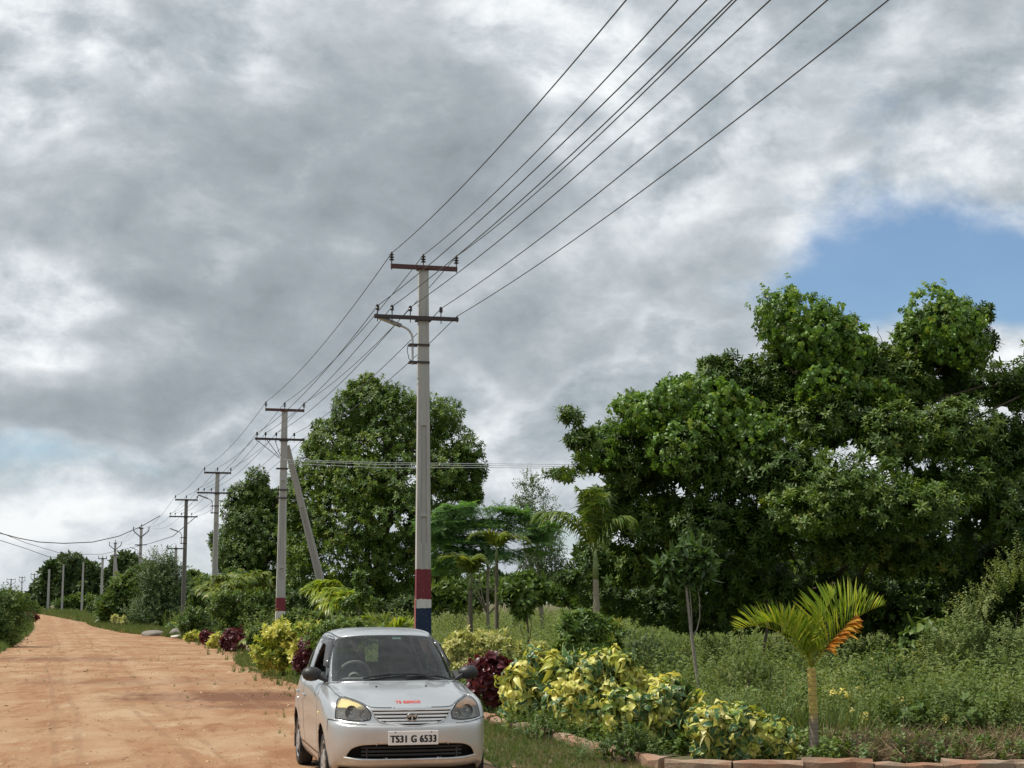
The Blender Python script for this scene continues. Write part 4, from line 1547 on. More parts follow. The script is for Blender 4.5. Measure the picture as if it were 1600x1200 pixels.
# door handles, side repeater, door visors
for s, rt in ((1, False), (-1, True)):
    for x in (-.30, -1.02):
        u_, v_ = find((x, .80), side, 5, 12, 4, 8)
        q = surf([(u_, v_)], .012, rt)[0]
        m_ = MB()
        m_.box(q, (.15, .022, .028))
        m_.build('handle', PAINT, doors['f' + ('right' if rt else 'left')] if x > -.5 else doors['r' + ('right' if rt else 'left')], bevel=.009)
    u_, v_ = find((.98, .70), side, 5, 12, 3, 7)
    q = surf([(u_, v_)], .003, rt)[0]
    m_ = MB()
    m_.box(q, (.05, .012, .025))
    m_.build('side_repeater', YELLOWED, body, bevel=.004)
    vis = [(.44, 1.095), (.33, 1.18), (.10, 1.345), (.0, 1.372), (-.38, 1.38)]
    lo_ = [(.33, 1.105), (.26, 1.155), (.06, 1.29), (-.02, 1.312), (-.36, 1.32)]
    A = surf(uvpoly(vis, side, 4.6, 9, 8, 10.6), .004, rt)
    B = surf(uvpoly(lo_, side, 4.6, 9, 8, 10.4), .035, rt)
    m_ = MB()
    n = len(A)
    m_.add(np.concatenate([A, B]), [(i, i + 1, n + i + 1, n + i) for i in range(n - 1)])
    o = m_.build('window_visor', plain('smoked_visor', (0.06, 0.06, 0.062), 0.2, 0.05), doors['f' + ('right' if rt else 'left')], smooth=True)
    sd = o.modifiers.new('solid', 'SOLIDIFY')
    sd.thickness = .003
# door trim inside so the open window looks into a dark cabin
for s in (1, -1):
    m_ = MB()
    m_.box((-.20, s * .70, .70), (1.9, .03, .54))
    m_.build('door_lining', TRIM, car)
# ------------------------------------------------------------------ foliage templates
def leaf(L, W, az_, el_, droop=0.25, fold=0.25, prof=None, cols=3, roll=0.0, base=(0, 0, 0), wave=0.0):
    """one leaf: rows along its length, cols across; returns verts, quads, edge value, length value"""
    prof = prof or [(0, .12), (.25, .8), (.55, 1.0), (.8, .6), (1, .04)]
    h = np.array((math.cos(az_), math.sin(az_), 0))
    s = np.array((-math.sin(az_), math.cos(az_), 0))
    zz = np.array((0, 0, 1.0))
    up = -math.sin(el_) * h + math.cos(el_) * zz
    side_ = s * math.cos(roll) + up * math.sin(roll)
    upr = up * math.cos(roll) - s * math.sin(roll)
    V, E, T = [], [], []
    for t, wd in prof:
        c = np.array(base) + L * (h * math.cos(el_) * t + zz * (math.sin(el_) * t - droop * t * t) - h * (droop * 0.35 * t ** 3))
        for k in range(cols):
            e = (k / (cols - 1)) * 2 - 1
            wv = wave * math.sin(t * 9 + e * 3) * abs(e)
            V.append(c + side_ * (e * wd * W / 2) + upr * (abs(e) * fold * wd * W / 2 + wv * W))
            E.append(abs(e))
            T.append(t)
    F = []
    for r in range(len(prof) - 1):
        for k in range(cols - 1):
            a = r * cols + k
            F.append((a, a + 1, a + cols + 1, a + cols))
    return np.array(V), F, np.array(E), np.array(T)


def combine(parts):
    V, F, E, T, R = [], [], [], [], []
    n = 0
    for (v, f, e, t), r in parts:
        V.append(v)
        F += [tuple(i + n for i in q) for q in f]
        E.append(e)
        T.append(t)
        R.append(np.full(len(v), r))
        n += len(v)
    return dict(V=np.concatenate(V), F=np.array(F), E=np.concatenate(E), T=np.concatenate(T), R=np.concatenate(R))


LANCE = [(0, .2), (.3, .9), (.62, .85), (1, .05)]
LANCE_LO = [(0, .25), (.45, 1.0), (1, .05)]
OVAL = [(0, .15), (.22, .85), (.5, 1.0), (.78, .62), (1, .05)]
HEART = [(0, .35), (.12, .8), (.3, 1.0), (.55, .80), (.78, .38), (1, .03)]


def rosette(r, n, L, W, el=(0.1, 0.9), droop=(.2, .5), prof=LANCE, cols=3, fold=.3, stem=0.5):
    """whorl of leaves round a twig end that points along +z"""
    P = []
    a0 = r.uniform(0, 6.28)
    for k in range(n):
        f = k / max(1, n - 1)
        az_ = a0 + k * 2.4 + r.uniform(-.25, .25)
        e = el[1] + (el[0] - el[1]) * (1 - f) + r.uniform(-.15, .15)
        P.append((leaf(L * r.uniform(.75, 1.1), W * r.uniform(.85, 1.15), az_, e, r.uniform(*droop), fold, prof, cols, r.uniform(-.3, .3),
                       (0, 0, -stem * L * (1 - f))), r.uniform(0, 1)))
    return combine(P)


def spray(r, n, length, L, W, prof=LANCE_LO, cols=3, el=(.2, .9), droop=(.1, .4), bend=.3, fold=.25):
    """leaves set along a bending twig that starts at the origin and points along +z"""
    P = []
    a0 = r.uniform(0, 6.28)
    for k in range(n):
        f = (k + .5) / n
        p = np.array((bend * length * f * f, 0, length * f * (1 - .15 * bend * f)))
        P.append((leaf(L * r.uniform(.7, 1.1), W * r.uniform(.8, 1.2), a0 + k * 2.4 + r.uniform(-.4, .4), r.uniform(*el), r.uniform(*droop), fold, prof, cols,
                       r.uniform(-.5, .5), p), r.uniform(0, 1)))
    return combine(P)


def scatter(name, tmpls, pos, axis, scale, mats, parent=None, seed=0, tint=None, spread=0.25, tstem=None):
    """stamp the templates at pos with +z turned to axis; per stamp tone = tint (0..1), jittered per leaf"""
    r = np.random.default_rng(seed)
    n = len(pos)
    axis = axis / (np.linalg.norm(axis, axis=1)[:, None] + 1e-9)
    ang = r.uniform(0, 2 * math.pi, n)
    ref = np.where(np.abs(axis[:, 2:3]) < .95, np.array((0, 0, 1.0))[None], np.array((1.0, 0, 0))[None])
    X = np.cross(ref, axis)
    X /= np.linalg.norm(X, axis=1)[:, None]
    Y = np.cross(axis, X)
    X, Y = X * np.cos(ang)[:, None] + Y * np.sin(ang)[:, None], Y * np.cos(ang)[:, None] - X * np.sin(ang)[:, None]
    M = np.stack([X, Y, axis], 2) * np.asarray(scale).reshape(-1, 1, 1)
    tint = r.uniform(0, 1, n) if tint is None else tint
    which = r.integers(0, len(tmpls), n)
    VV, FF, TT, off = [], [], [], 0
    for k, tm in enumerate(tmpls):
        s = np.where(which == k)[0]
        if not len(s):
            continue
        v = np.einsum('nij,vj->nvi', M[s], tm['V']) + pos[s][:, None]
        nv = len(tm['V'])
        f = tm['F'][None] + (np.arange(len(s)) * nv)[:, None, None] + off
        c = np.empty((len(s), nv, 4), np.float32)
        c[:, :, 0] = np.clip(tint[s][:, None] * (1 - spread) + tm['R'][None] * spread, 0, 1)
        c[:, :, 1] = tm['E'][None]
        c[:, :, 2] = tm['T'][None]
        c[:, :, 3] = 1
        VV.append(v.reshape(-1, 3))
        FF.append(f.reshape(-1, f.shape[-1]))
        TT.append(c.reshape(-1, 4))
        off += len(s) * nv
    return link(name, npmesh(name, np.concatenate(VV), FF, mats, True, np.concatenate(TT)), parent)


def in_lumps(r, lumps, n, shell=0.55, gap=0.0, gseed=3):
    """points in and near the skin of ellipsoids [(centre, radii)]; outward normals; optionally leaves hollows"""
    vol = np.array([(a[0] * a[1] * a[2]) ** (2 / 3) for c, a in lumps])
    ks = r.choice(len(lumps), n, p=vol / vol.sum())
    C = np.array([c for c, a in lumps])[ks]
    A = np.array([a for c, a in lumps])[ks]
    u = r.normal(size=(n, 3))
    u /= np.linalg.norm(u, axis=1)[:, None]
    rad = 1 - (1 - shell) * r.uniform(0, 1, n) ** 1.6
    rad *= r.uniform(.9, 1.13, n)
    rr0 = np.random.default_rng(gseed + 50)
    q = C + A * u
    sc_ = 1.0 / max(.25, float(np.median(A)))
    wv = 0
    for k in range(6):
        wv = wv + np.sin(q @ (rr0.normal(size=3) * sc_ * (1.3 + .8 * k)) + rr0.uniform(0, 6.28)) / (1 + .35 * k)
    rad *= 1 + .14 * wv
    rad *= np.where(r.uniform(0, 1, n) < .05, r.uniform(1.05, 1.25, n), 1.0)
    pos = C + A * u * rad[:, None]
    nor = u / A
    nor /= np.linalg.norm(nor, axis=1)[:, None]
    if gap:
        g = np.zeros(n)
        rr = np.random.default_rng(gseed)
        for k in range(5):
            f = rr.normal(size=3) * (1.2 + .9 * k)
            g += np.sin(pos @ f + rr.uniform(0, 6.28)) / (1 + .3 * k)
        keep = g > -2.2 * (1 - gap)
        pos, nor, ks = pos[keep], nor[keep], ks[keep]
    return pos, nor, ks


def limbs(m_, r, root_pts, targets, r0, r1, n=6):
    """tapered limbs from points on the trunk to targets"""
    for tgt in targets:
        a = np.array(root_pts[r.integers(0, len(root_pts))], float)
        b = np.array(tgt, float)
        f = np.linspace(0, 1, n)[:, None]
        p = a * (1 - f) + b * f + np.sin(f * math.pi) * r.normal(size=3) * .08 * np.linalg.norm(b - a)
        p[:, 2] += np.sin(f[:, 0] * math.pi) * .06 * np.linalg.norm(b - a)
        m_.tube(p, np.linspace(r0, r1, n), 6)


def px_lumps(lst, d0):
    """(px, py, rx, ry[, dd]) photo ellipses at distance d0+dd -> world ellipsoids"""
    out_ = []
    for q in lst:
        d = d0 + (q[4] if len(q) > 4 else 0)
        k = d / FPX
        out_.append((at(q[0], q[1], d), (q[2] * k, (q[2] + q[3]) / 2 * k * 0.9, q[3] * k)))
    return out_


# ------------------------------------------------------------------ leaf materials
MANGO = leaf_mat('mango_leaves', [(0, (0.034, 0.062, 0.012)), (.45, (0.062, 0.116, 0.018)), (.8, (0.125, 0.19, 0.026)), (1, (0.27, 0.25, 0.038))], .24, .5)
MANGO2 = leaf_mat('lush_mango_leaves', [(0, (0.042, 0.08, 0.014)), (.45, (0.078, 0.142, 0.022)), (.8, (0.155, 0.225, 0.03)), (1, (0.32, 0.30, 0.046))], .27, .5)
VINE = leaf_mat('creeper_leaves', [(0, (0.06, 0.125, 0.024)), (.6, (0.12, 0.22, 0.035)), (.93, (0.20, 0.28, 0.05)), (1, (0.34, 0.25, 0.03))], .34, .4)
BUSH = leaf_mat('bush_leaves', [(0, (0.040, 0.080, 0.016)), (.5, (0.080, 0.138, 0.027)), (1, (0.15, 0.20, 0.038))], .25, .5)
BLUEBUSH = leaf_mat('dull_bush_leaves', [(0, (0.044, 0.074, 0.028)), (.5, (0.08, 0.13, 0.042)), (1, (0.14, 0.19, 0.06))], .25, .55)
FAR = leaf_mat('far_tree_leaves', [(0, (0.030, 0.056, 0.018)), (.5, (0.054, 0.092, 0.027)), (1, (0.095, 0.14, 0.034))], .2, .55)
FEATHER = leaf_mat('feathery_leaves', [(0, (0.055, 0.12, 0.034)), (.5, (0.085, 0.18, 0.048)), (1, (0.13, 0.24, 0.06))], .45, .5)
YELLOW = leaf_mat('yellow_green_leaves', [(0, (0.05, 0.12, 0.022)), (.28, (0.16, 0.24, 0.04)), (.48, (0.46, 0.47, 0.085)), (.75, (0.66, 0.60, 0.19)), (1, (0.74, 0.70, 0.42))], .25, .42,
                  edge=(0.30, 0.40, 0.06), edge_at=(.85, 1.25))
GREENYEL = leaf_mat('green_leaf_cream_margin', [(0, (0.03, 0.085, 0.03)), (.6, (0.055, 0.13, 0.045)), (1, (0.12, 0.2, 0.05))], .22, .4, edge=(0.60, 0.58, 0.22), edge_at=(.75, 1.05))
PALE = leaf_mat('pale_variegated_leaves', [(0, (0.12, 0.18, 0.05)), (.4, (0.40, 0.42, 0.14)), (1, (0.66, 0.62, 0.33))], .25, .5)
REDL = leaf_mat('dark_red_leaves', [(0, (0.045, 0.010, 0.014)), (.6, (0.10, 0.018, 0.026)), (1, (0.21, 0.05, 0.05))], .22, .38)
YOUNG = leaf_mat('young_tree_leaves', [(0, (0.04, 0.085, 0.025)), (1, (0.09, 0.15, 0.04))], .28, .38)
WEED = leaf_mat('weed_leaves', [(0, (0.08, 0.12, 0.036)), (.5, (0.15, 0.20, 0.062)), (.85, (0.23, 0.26, 0.095)), (1, (0.30, 0.26, 0.14))], .3, .6, spec=.2)
GRASS = leaf_mat('grass_blades', [(0, (0.05, 0.085, 0.022)), (.6, (0.09, 0.135, 0.034)), (.85, (0.17, 0.17, 0.06)), (1, (0.27, 0.20, 0.10))], .3, .6, spec=.2)
DRY = leaf_mat('dry_stalks', [(0, (0.12, 0.08, 0.048)), (.6, (0.25, 0.18, 0.11)), (1, (0.46, 0.37, 0.24))], .1, .8, spec=.15)
PALMG = leaf_mat('palm_leaflets', [(0, (0.07, 0.12, 0.02)), (.6, (0.15, 0.205, 0.03)), (1, (0.28, 0.29, 0.05))], .32, .42)
PALMD = leaf_mat('deep_palm_leaflets', [(0, (0.05, 0.10, 0.018)), (.6, (0.105, 0.165, 0.027)), (1, (0.2, 0.24, 0.042))], .32, .42)
PALMY = leaf_mat('yellow_palm_leaflets', [(0, (0.11, 0.19, 0.018)), (.6, (0.22, 0.30, 0.024)), (1, (0.40, 0.40, 0.05))], .42, .4)
PALMO = leaf_mat('withering_palm_leaflets', [(0, (0.30, 0.13, 0.02)), (.6, (0.42, 0.16, 0.02)), (1, (0.46, 0.30, 0.03))], .42, .45)
FLOWER = leaf_mat('yellow_petals', [(0, (0.75, 0.62, 0.10)), (1, (0.82, 0.76, 0.36))], .3, .5)

R0 = np.random.default_rng(11)
T_ROS = [rosette(R0, 13, 1.0, .24) for k in range(5)]
T_ROS_LO = [rosette(R0, 10, 1.0, .28, prof=LANCE_LO) for k in range(4)]
T_VINE = [spray(R0, 7, 1.2, .75, .72, prof=OVAL, el=(-.2, .5), droop=(.1, .5), bend=.6) for k in range(4)]
T_BUSH = [spray(R0, 12, 1.6, .6, .26, el=(.1, .9)) for k in range(4)]
T_FINE = [spray(R0, 16, 2.0, .42, .15, el=(.1, .9), bend=.5) for k in range(4)]
T_CLUMP = [rosette(R0, 9, 1.0, .42, el=(-.2, 1.1), droop=(0, .4), prof=LANCE_LO) for k in range(4)]
T_BIGLEAF = [rosette(R0, 7, 1.05, .46, el=(-.9, .5), droop=(.45, 1.0), prof=HEART, cols=5, fold=.22, stem=.7) for k in range(6)]
T_RED = [rosette(R0, 8, 1.0, .62, el=(-.6, .8), droop=(.3, .7), prof=HEART, cols=5, fold=.2, stem=.8) for k in range(4)]


# ------------------------------------------------------------------ trees
def tree(name, label, cat, base, lumps, n, scale, tm, leafmat, barkmat, seed, trunk_r=.2, shell=.5, upb=.7, group=None, gap=0.25, limb_n=14, jit=(.75, 1.2), tops_y=0.25):
    r = np.random.default_rng(seed)
    root = empty(name, base)
    tag(root, label, cat, group)
    b = np.array(base, float)
    cs = np.array([c for c, a in lumps])
    top = cs.mean(0)
    f = np.linspace(0, 1, 7)[:, None]
    tp = b * (1 - f) + np.array((top[0], top[1], top[2])) * f + np.sin(f * 3.1) * r.normal(size=3) * .12
    tp[:, 2] = (tp[:, 2] - b[2])
    m_ = MB()
    tp2 = tp - np.array((b[0], b[1], 0))
    tp2[0, 2] = -.2
    m_.tube(tp2, np.linspace(trunk_r * 1.25, trunk_r * .5, 7), 10)
    tg = r.permutation(len(cs))[:limb_n]
    limbs(m_, r, tp2[2:], [cs[k] - b for k in tg], trunk_r * .45, trunk_r * .1)
    m_.build('trunk', barkmat, root, smooth=True, auto=0)
    pos, nor, ks = in_lumps(r, lumps, n, shell, gap, seed)
    ok = pos[:, 2] > .15
    pos, nor, ks = pos[ok], nor[ok], ks[ok]
    ax = nor + np.array((0, 0, upb)) + r.normal(size=nor.shape) * .35
    lt = r.uniform(0, 1, len(lumps))[ks] * .35 + r.uniform(0, 1, len(pos)) * .65
    scatter('crown', tm, pos - b, ax, scale * r.uniform(jit[0], jit[1], len(pos)), leafmat, root, seed, lt)
    return root, pos, nor


BIG = px_lumps([
    (1350, 565, 50, 45), (1400, 585, 50, 40), (1210, 600, 60, 56), (1150, 592, 46, 30), (1200, 480, 16, 20), (1235, 470, 20, 14), (1290, 490, 26, 18), (1330, 505, 16, 20), (1420, 520, 24, 20), (1540, 490, 20, 20), (1545, 530, 18, 22), (1110, 565, 24, 16), (1140, 560, 16, 14), (1170, 575, 18, 16), (985, 620, 24, 14), (1050, 600, 26, 14),
   
    (1248, 520, 58, 56), (1262, 565, 68, 55), (1315, 545, 46, 55), (1345, 585, 70, 50), (1428, 545, 48, 42, 1), (1465, 510, 55, 48), (1512, 500, 38, 34), (1500, 550, 52, 40),
    (1420, 600, 75, 50), (1520, 600, 60, 45, 1), (1592, 600, 48, 40, 1), (1660, 590, 80, 60), (1115, 610, 56, 42), (1170, 625, 62, 46), (1060, 640, 62, 40), (1005, 655, 48, 38),
    (955, 682, 44, 34), (893, 650, 28, 19, -1), (905, 685, 34, 24, -1), (876, 740, 32, 13, -1), (925, 720, 40, 28), (1225, 640, 70, 60), (1300, 650, 80, 60, -1), (1400, 680, 80, 60, -1.5),
    (1490, 670, 70, 60, -1), (1560, 700, 65, 60, -.5), (1640, 700, 90, 80), (1000, 730, 70, 55), (1080, 710, 75, 60, -1), (1160, 720, 80, 60, -1), (1245, 740, 75, 60, -1.5),
    (1330, 760, 85, 52, -2.3), (1420, 790, 95, 45, -2.6), (1270, 800, 75, 40, -2.5), (1490, 760, 75, 50, -1.5), (1580, 790, 80, 70, -1), (1650, 800, 80, 80), (960, 790, 55, 50, .5), (1030, 810, 70, 55),
    (1110, 810, 75, 55, -1), (1190, 830, 70, 55, -1), (1330, 850, 95, 40, -1), (1440, 860, 90, 50, 0), (1560, 880, 90, 60, 1), (1650, 890, 80, 70, 1), (940, 865, 50, 40, 1), (1000, 885, 65, 45, .5),
    (1090, 890, 80, 50, .5), (1180, 905, 80, 50, .5), (905, 900, 40, 26, 1), (1290, 915, 90, 50, 1.5), (1410, 925, 110, 55, 2.5), (1540, 940, 110, 60, 2.5), (1150, 950, 90, 30, 2), (1660, 960, 90, 70, 2.5), (1230, 950, 80, 36, 3.5), (1330, 955, 90, 40, 4), (1440, 965, 100, 40, 4), (1560, 970, 100, 40, 4), (1040, 940, 70, 36, 3), (950, 925, 50, 34, 3), (1100, 960, 70, 26, 4.5), (1250, 880, 90, 50, 4), (1400, 880, 100, 60, 5), (1540, 880, 100, 60, 5), (1100, 870, 80, 50, 4)], 31.0)
big_root, bp, bn = tree('mango_tree', 'huge dark spreading mango tree draped with creepers, filling the field edge behind the yellow palm', 'tree',
                        (at(1290, 940, 33)[0], 33.0, 0), BIG, 21000, .175, T_ROS, MANGO, BARK, 21, .11, .45, .8, gap=.05, limb_n=14)
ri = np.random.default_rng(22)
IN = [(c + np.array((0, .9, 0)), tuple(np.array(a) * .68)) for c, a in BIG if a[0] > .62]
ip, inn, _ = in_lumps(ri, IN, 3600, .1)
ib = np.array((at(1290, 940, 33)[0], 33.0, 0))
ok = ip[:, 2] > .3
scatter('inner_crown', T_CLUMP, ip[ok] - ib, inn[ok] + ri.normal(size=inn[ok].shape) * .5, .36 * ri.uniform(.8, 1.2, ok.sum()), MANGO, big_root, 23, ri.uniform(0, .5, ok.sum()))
# creepers hang over the crown as a thing of their own
VL = px_lumps([(1240, 505, 52, 44, -.6), (1275, 540, 50, 48, -.8), (1320, 555, 40, 50, -.6), (1440, 530, 40, 36, 0), (1470, 500, 46, 38, -.6), (1500, 545, 45, 30, -.6), (1090, 630, 60, 38, -.7), (1140, 655, 60, 42, -1.1),
               (1045, 650, 52, 34, -.8), (1000, 650, 36, 28, -.5), (1175, 690, 45, 40, -1.2), (1290, 600, 55, 26, -1.2), (1060, 700, 40, 30, -1.2), (930, 700, 30, 30, -.6), (1350, 610, 40, 18, -1)], 31.0)
r = np.random.default_rng(5)
pos, nor, ks = in_lumps(r, VL, 3800, .9)
vb = np.array((at(1180, 940, 31)[0], 31.0, 0))
ro = empty('creeper', vb)
tag(ro, 'bright broad leaved creeper over the upper left and twin tops of the huge mango', 'creeper')
scatter('foliage', T_VINE, pos - vb, nor + np.array((0, 0, -.15)) + r.normal(size=nor.shape) * .5, .108 * r.uniform(.7, 1.25, len(pos)), VINE, ro, 6)
m_ = MB()
for k in range(26):
    c, a = VL[k % len(VL)]
    p0 = c - vb + np.array((r.normal() * a[0] * .6, -a[1] * .5, a[2] * .5))
    q = np.cumsum(np.concatenate([p0[None], r.normal(size=(7, 3)) * .05 + np.array((0, 0, .0 if k % 3 else -.10))]), axis=0)
    m_.tube(q, .006, 4)
m_.tube([(0, 0, 0), (.3, .2, 1.5), (.1, .4, 3.5), (.2, .2, 4.5)], .03, 6)
m_.build('stem', BARK, ro)

MID = px_lumps([(575, 602, 24, 22), (555, 614, 20, 18), (610, 620, 22, 20), (505, 668, 22, 22), (486, 700, 22, 22), (470, 740, 20, 26), (700, 640, 22, 22), (735, 703, 22, 22), (748, 735, 16, 30), (742, 775, 18, 18), (655, 632, 22, 20), (458, 800, 20, 30), (578, 625, 50, 44), (545, 650, 42, 40), (610, 650, 48, 48), (530, 690, 50, 45), (590, 700, 65, 55), (650, 665, 50, 48, 1), (690, 660, 30, 32, 1.5), (700, 710, 40, 50, 1), (505, 735, 48, 45), (560, 750, 60, 50, -1),
                (635, 750, 65, 55, -.5), (700, 740, 50, 45), (725, 745, 34, 44, .5), (735, 770, 26, 24, .5), (490, 790, 44, 50), (545, 810, 60, 50, -1), (615, 815, 65, 55, -1), (680, 800, 50, 50), (480, 850, 40, 45), (530, 870, 55, 45, -.5),
                (595, 880, 60, 50, -.5), (660, 870, 55, 50), (470, 905, 36, 30), (560, 930, 60, 35), (630, 935, 55, 35), (690, 910, 36, 36, 1)], 66.0)
tree('mango_tree', 'tall dense mango tree behind the maroon banded power poles', 'tree', (at(590, 940, 67)[0], 67.0, 0), MID, 10500, .24, T_ROS_LO, MANGO2, BARK, 31, .35, .7, .6, gap=.1, limb_n=20)
LEFT = px_lumps([(403, 752, 26, 24), (385, 775, 32, 28), (415, 785, 34, 34), (370, 800, 26, 26), (440, 790, 30, 40), (395, 820, 42, 36, -1), (355, 840, 26, 26), (430, 840, 40, 42), (380, 865, 46, 34, -1), (345, 868, 22, 24), (420, 885, 46, 32), (365, 895, 36, 24), (460, 850, 26, 60), (338, 845, 16, 18)], 92.0)
tree('mango_tree', 'rounded mango tree left of the tall one, behind the lamp pole', 'tree', (at(400, 940, 93)[0], 93.0, 0), LEFT, 5200, .28, T_ROS_LO, MANGO, BARK, 41, .35, .5, .7, gap=.2)
# feathery flat topped tree
FL = px_lumps([(715, 798, 40, 10), (690, 818, 40, 12), (700, 842, 44, 14), (735, 822, 40, 8), (785, 800, 34, 5), (770, 820, 44, 6), (822, 808, 34, 6), (805, 832, 44, 7), (755, 845, 46, 8),
                (845, 845, 30, 8), (715, 868, 46, 14), (770, 868, 40, 8), (830, 866, 28, 7), (690, 880, 32, 14), (850, 822, 22, 7)], 52.0)


def pinnate(r, n, L):
    """flat feather of fine paired leaflets drooping at the tip"""
    P = []
    for k in range(n):
        f = (k + 1) / n
        p = np.array((L * f, 0, -.35 * L * f * f + .1 * L * f))
        for s in (-1, 1):
            P.append((leaf(L * .42 * math.sin(min(1, f * 1.15 + .12) * math.pi * .92), L * .085, s * 1.25 + r.uniform(-.1, .1), r.uniform(-.25, .1), .15, .1, LANCE_LO, 3, 0, p), r.uniform(0, 1)))
    return combine(P)


def fan(r, n, k, L):
    out_ = []
    for i in range(k):
        t_ = pinnate(r, n, L)
        a = i / k * 6.28 + r.uniform(-.3, .3)
        R = np.array(Matrix.Rotation(a, 3, 'Z') @ Matrix.Rotation(-r.uniform(0, .5), 3, 'Y'))
        t_['V'] = t_['V'] @ R.T
        out_.append(t_)
    n0, V, F = 0, [], []
    for t_ in out_:
        F.append(t_['F'] + n0)
        n0 += len(t_['V'])
    return dict(V=np.concatenate([t_['V'] for t_ in out_]), F=np.concatenate(F), E=np.concatenate([t_['E'] for t_ in out_]), T=np.concatenate([t_['T'] for t_ in out_]), R=np.concatenate([t_['R'] for t_ in out_]))


T_FAN = [fan(R0, 9, 5, 1.0) for k in range(3)]
tree('feathery_tree', 'flat topped feathery leaved tree between the tall mango and the huge mango', 'tree', (at(765, 940, 53)[0], 53.0, 0), FL, 420, .44, T_FAN, FEATHER, PALEBARK, 51, .055, .3, 1.8, gap=0.35, jit=(.8, 1.2))
# slender grey green tree with the narrow top
NL = px_lumps([(827, 755, 9, 12), (833, 785, 18, 20), (845, 815, 26, 22), (820, 800, 12, 12), (850, 850, 22, 24), (862, 885, 18, 20), (835, 880, 18, 16)], 60.0)
tree('slender_tree', 'slender dull green tree with a narrow wispy top beside the foxtail palm', 'tree', (at(852, 940, 60)[0], 60.0, 0), NL, 900, .26, T_FINE, BLUEBUSH, PALEBARK, 61, .08, .3, .5, gap=.3)
# far trees and bushes
FARG = 'trees far down the road'
for k, (nm, lab, bx, d, lst, n, sc, mt_) in enumerate((
        ('broad_tree', 'broad dark tree at the road bend, left of the V armed pole', 112, 262, [(110, 885, 30, 20), (85, 895, 20, 18), (135, 895, 22, 16), (150, 908, 14, 16), (100, 915, 36, 24), (135, 922, 30, 22), (80, 922, 22, 22), (158, 925, 14, 18)], 1500, 1.15, FAR),
        ('broad_tree', 'dark rounded tree behind the V armed pole with the strut', 200, 235, [(195, 880, 20, 16), (180, 900, 18, 20), (210, 895, 22, 22), (195, 920, 30, 24), (225, 915, 16, 20)], 1200, 1.0, FAR),
        ('broad_tree', 'low dark tree at the left foot of the broad tree by the road bend', 62, 300, [(62, 920, 14, 10), (55, 932, 14, 12), (70, 932, 14, 14)], 500, 1.1, FAR))):
    L_ = px_lumps(lst, d)
    tree(nm, lab, 'tree', (at(bx, 940, d)[0], d, 0), L_, n, sc, T_CLUMP, mt_, BARK, 70 + k, .4, .5, .5, FARG, gap=.1, limb_n=5)


# ------------------------------------------------------------------ shrubs
def shrub(name, label, cat, lst, d, n, scale, tm, mt_, seed, group=None, upb=.5, shell=.55, gap=.15, stems=7, jit=(.7, 1.2), bark=BARK, tone=None, second=None):
    r = np.random.default_rng(seed)
    L_ = px_lumps(lst, d)
    cs = np.array([c for c, a in L_])
    b = np.array((cs[:, 0].mean(), cs[:, 1].mean(), 0.0))
    root = empty(name, b)
    tag(root, label, cat, group)
    pos, nor, ks = in_lumps(r, L_, n, shell, gap, seed)
    ok = pos[:, 2] > .06
    pos, nor, ks = pos[ok], nor[ok], ks[ok]
    ax = nor + np.array((0, 0, upb)) + r.normal(size=nor.shape) * .35
    lt = r.uniform(0, 1, len(L_))[ks] * .25 + r.uniform(0, 1, len(pos)) * .75
    if tone is not None:
        lt = np.clip(tone(pos, nor, lt), 0, 1)
    s_ = scale * r.uniform(jit[0], jit[1], len(pos))
    if second is not None:                      # a share of the twigs bears the other leaf
        k = r.uniform(0, 1, len(pos)) < second[1]
        fo = scatter('foliage', tm, pos[~k] - b, ax[~k], s_[~k], mt_, root, seed, lt[~k])
        scatter('foliage', tm, pos[k] - b, ax[k], s_[k], second[0], root, seed + 1, lt[k])
    else:
        scatter('foliage', tm, pos - b, ax, s_, mt_, root, seed, lt)
    m_ = MB()
    w_ = cs - b
    for k in range(stems):
        t_ = w_[k % len(w_)] + r.normal(size=3) * .08
        f0 = np.array((t_[0] * .45 + r.normal() * .05, t_[1] * .45 + r.normal() * .05, -.03))
        md = (f0 + t_) / 2 + r.normal(size=3) * .05
        m_.tube([f0, md, t_], [.018, .013, .007], 5)
    m_.build('stem', bark, root)
    return root


def sunny(pos, nor, lt):
    return lt


YG = 'yellow leaved shrubs along the kerb'
ytone = lambda pos, nor, lt: .22 + .78 * lt
# front row beside the car
shrub('variegated_shrub', 'large drooping yellow leaved shrub nearest the car, spilling over the kerb', 'shrub', [(845, 1055, 50, 38), (810, 1090, 28, 40), (870, 1085, 50, 45), (835, 1115, 45, 30), (818, 1128, 32, 24), (862, 1132, 30, 20), (900, 1040, 30, 26)], 22.4, 540, .17, T_BIGLEAF, YELLOW, 101, YG, .3, .75, tone=ytone, second=(GREENYEL, .5), jit=(.7, 1.35))
shrub('variegated_shrub', 'bright yellow shrub with the tallest sprigs, in the middle of the front row', 'shrub', [(930, 1050, 36, 36), (965, 1035, 28, 24), (960, 1075, 45, 40), (905, 1095, 36, 35), (1000, 1085, 26, 30), (908, 1122, 34, 24), (950, 1110, 40, 28)], 20.8, 540, .145, T_BIGLEAF, YELLOW, 102, YG, .35, .75, tone=lambda p, n, l: .36 + .64 * l, second=(GREENYEL, .32), jit=(.6, 1.3))
shrub('variegated_shrub', 'yellow shrub with green leaf bases above the stepped kerb corner', 'shrub', [(985, 1112, 44, 38), (1040, 1105, 42, 42), (1070, 1090, 28, 26), (1085, 1120, 40, 34), (1020, 1140, 34, 22), (1000, 1146, 32, 22), (1060, 1152, 36, 20)], 19.0, 560, .14, T_BIGLEAF, YELLOW, 103, YG, .35, .75, tone=ytone, second=(GREENYEL, .45), jit=(.6, 1.35))
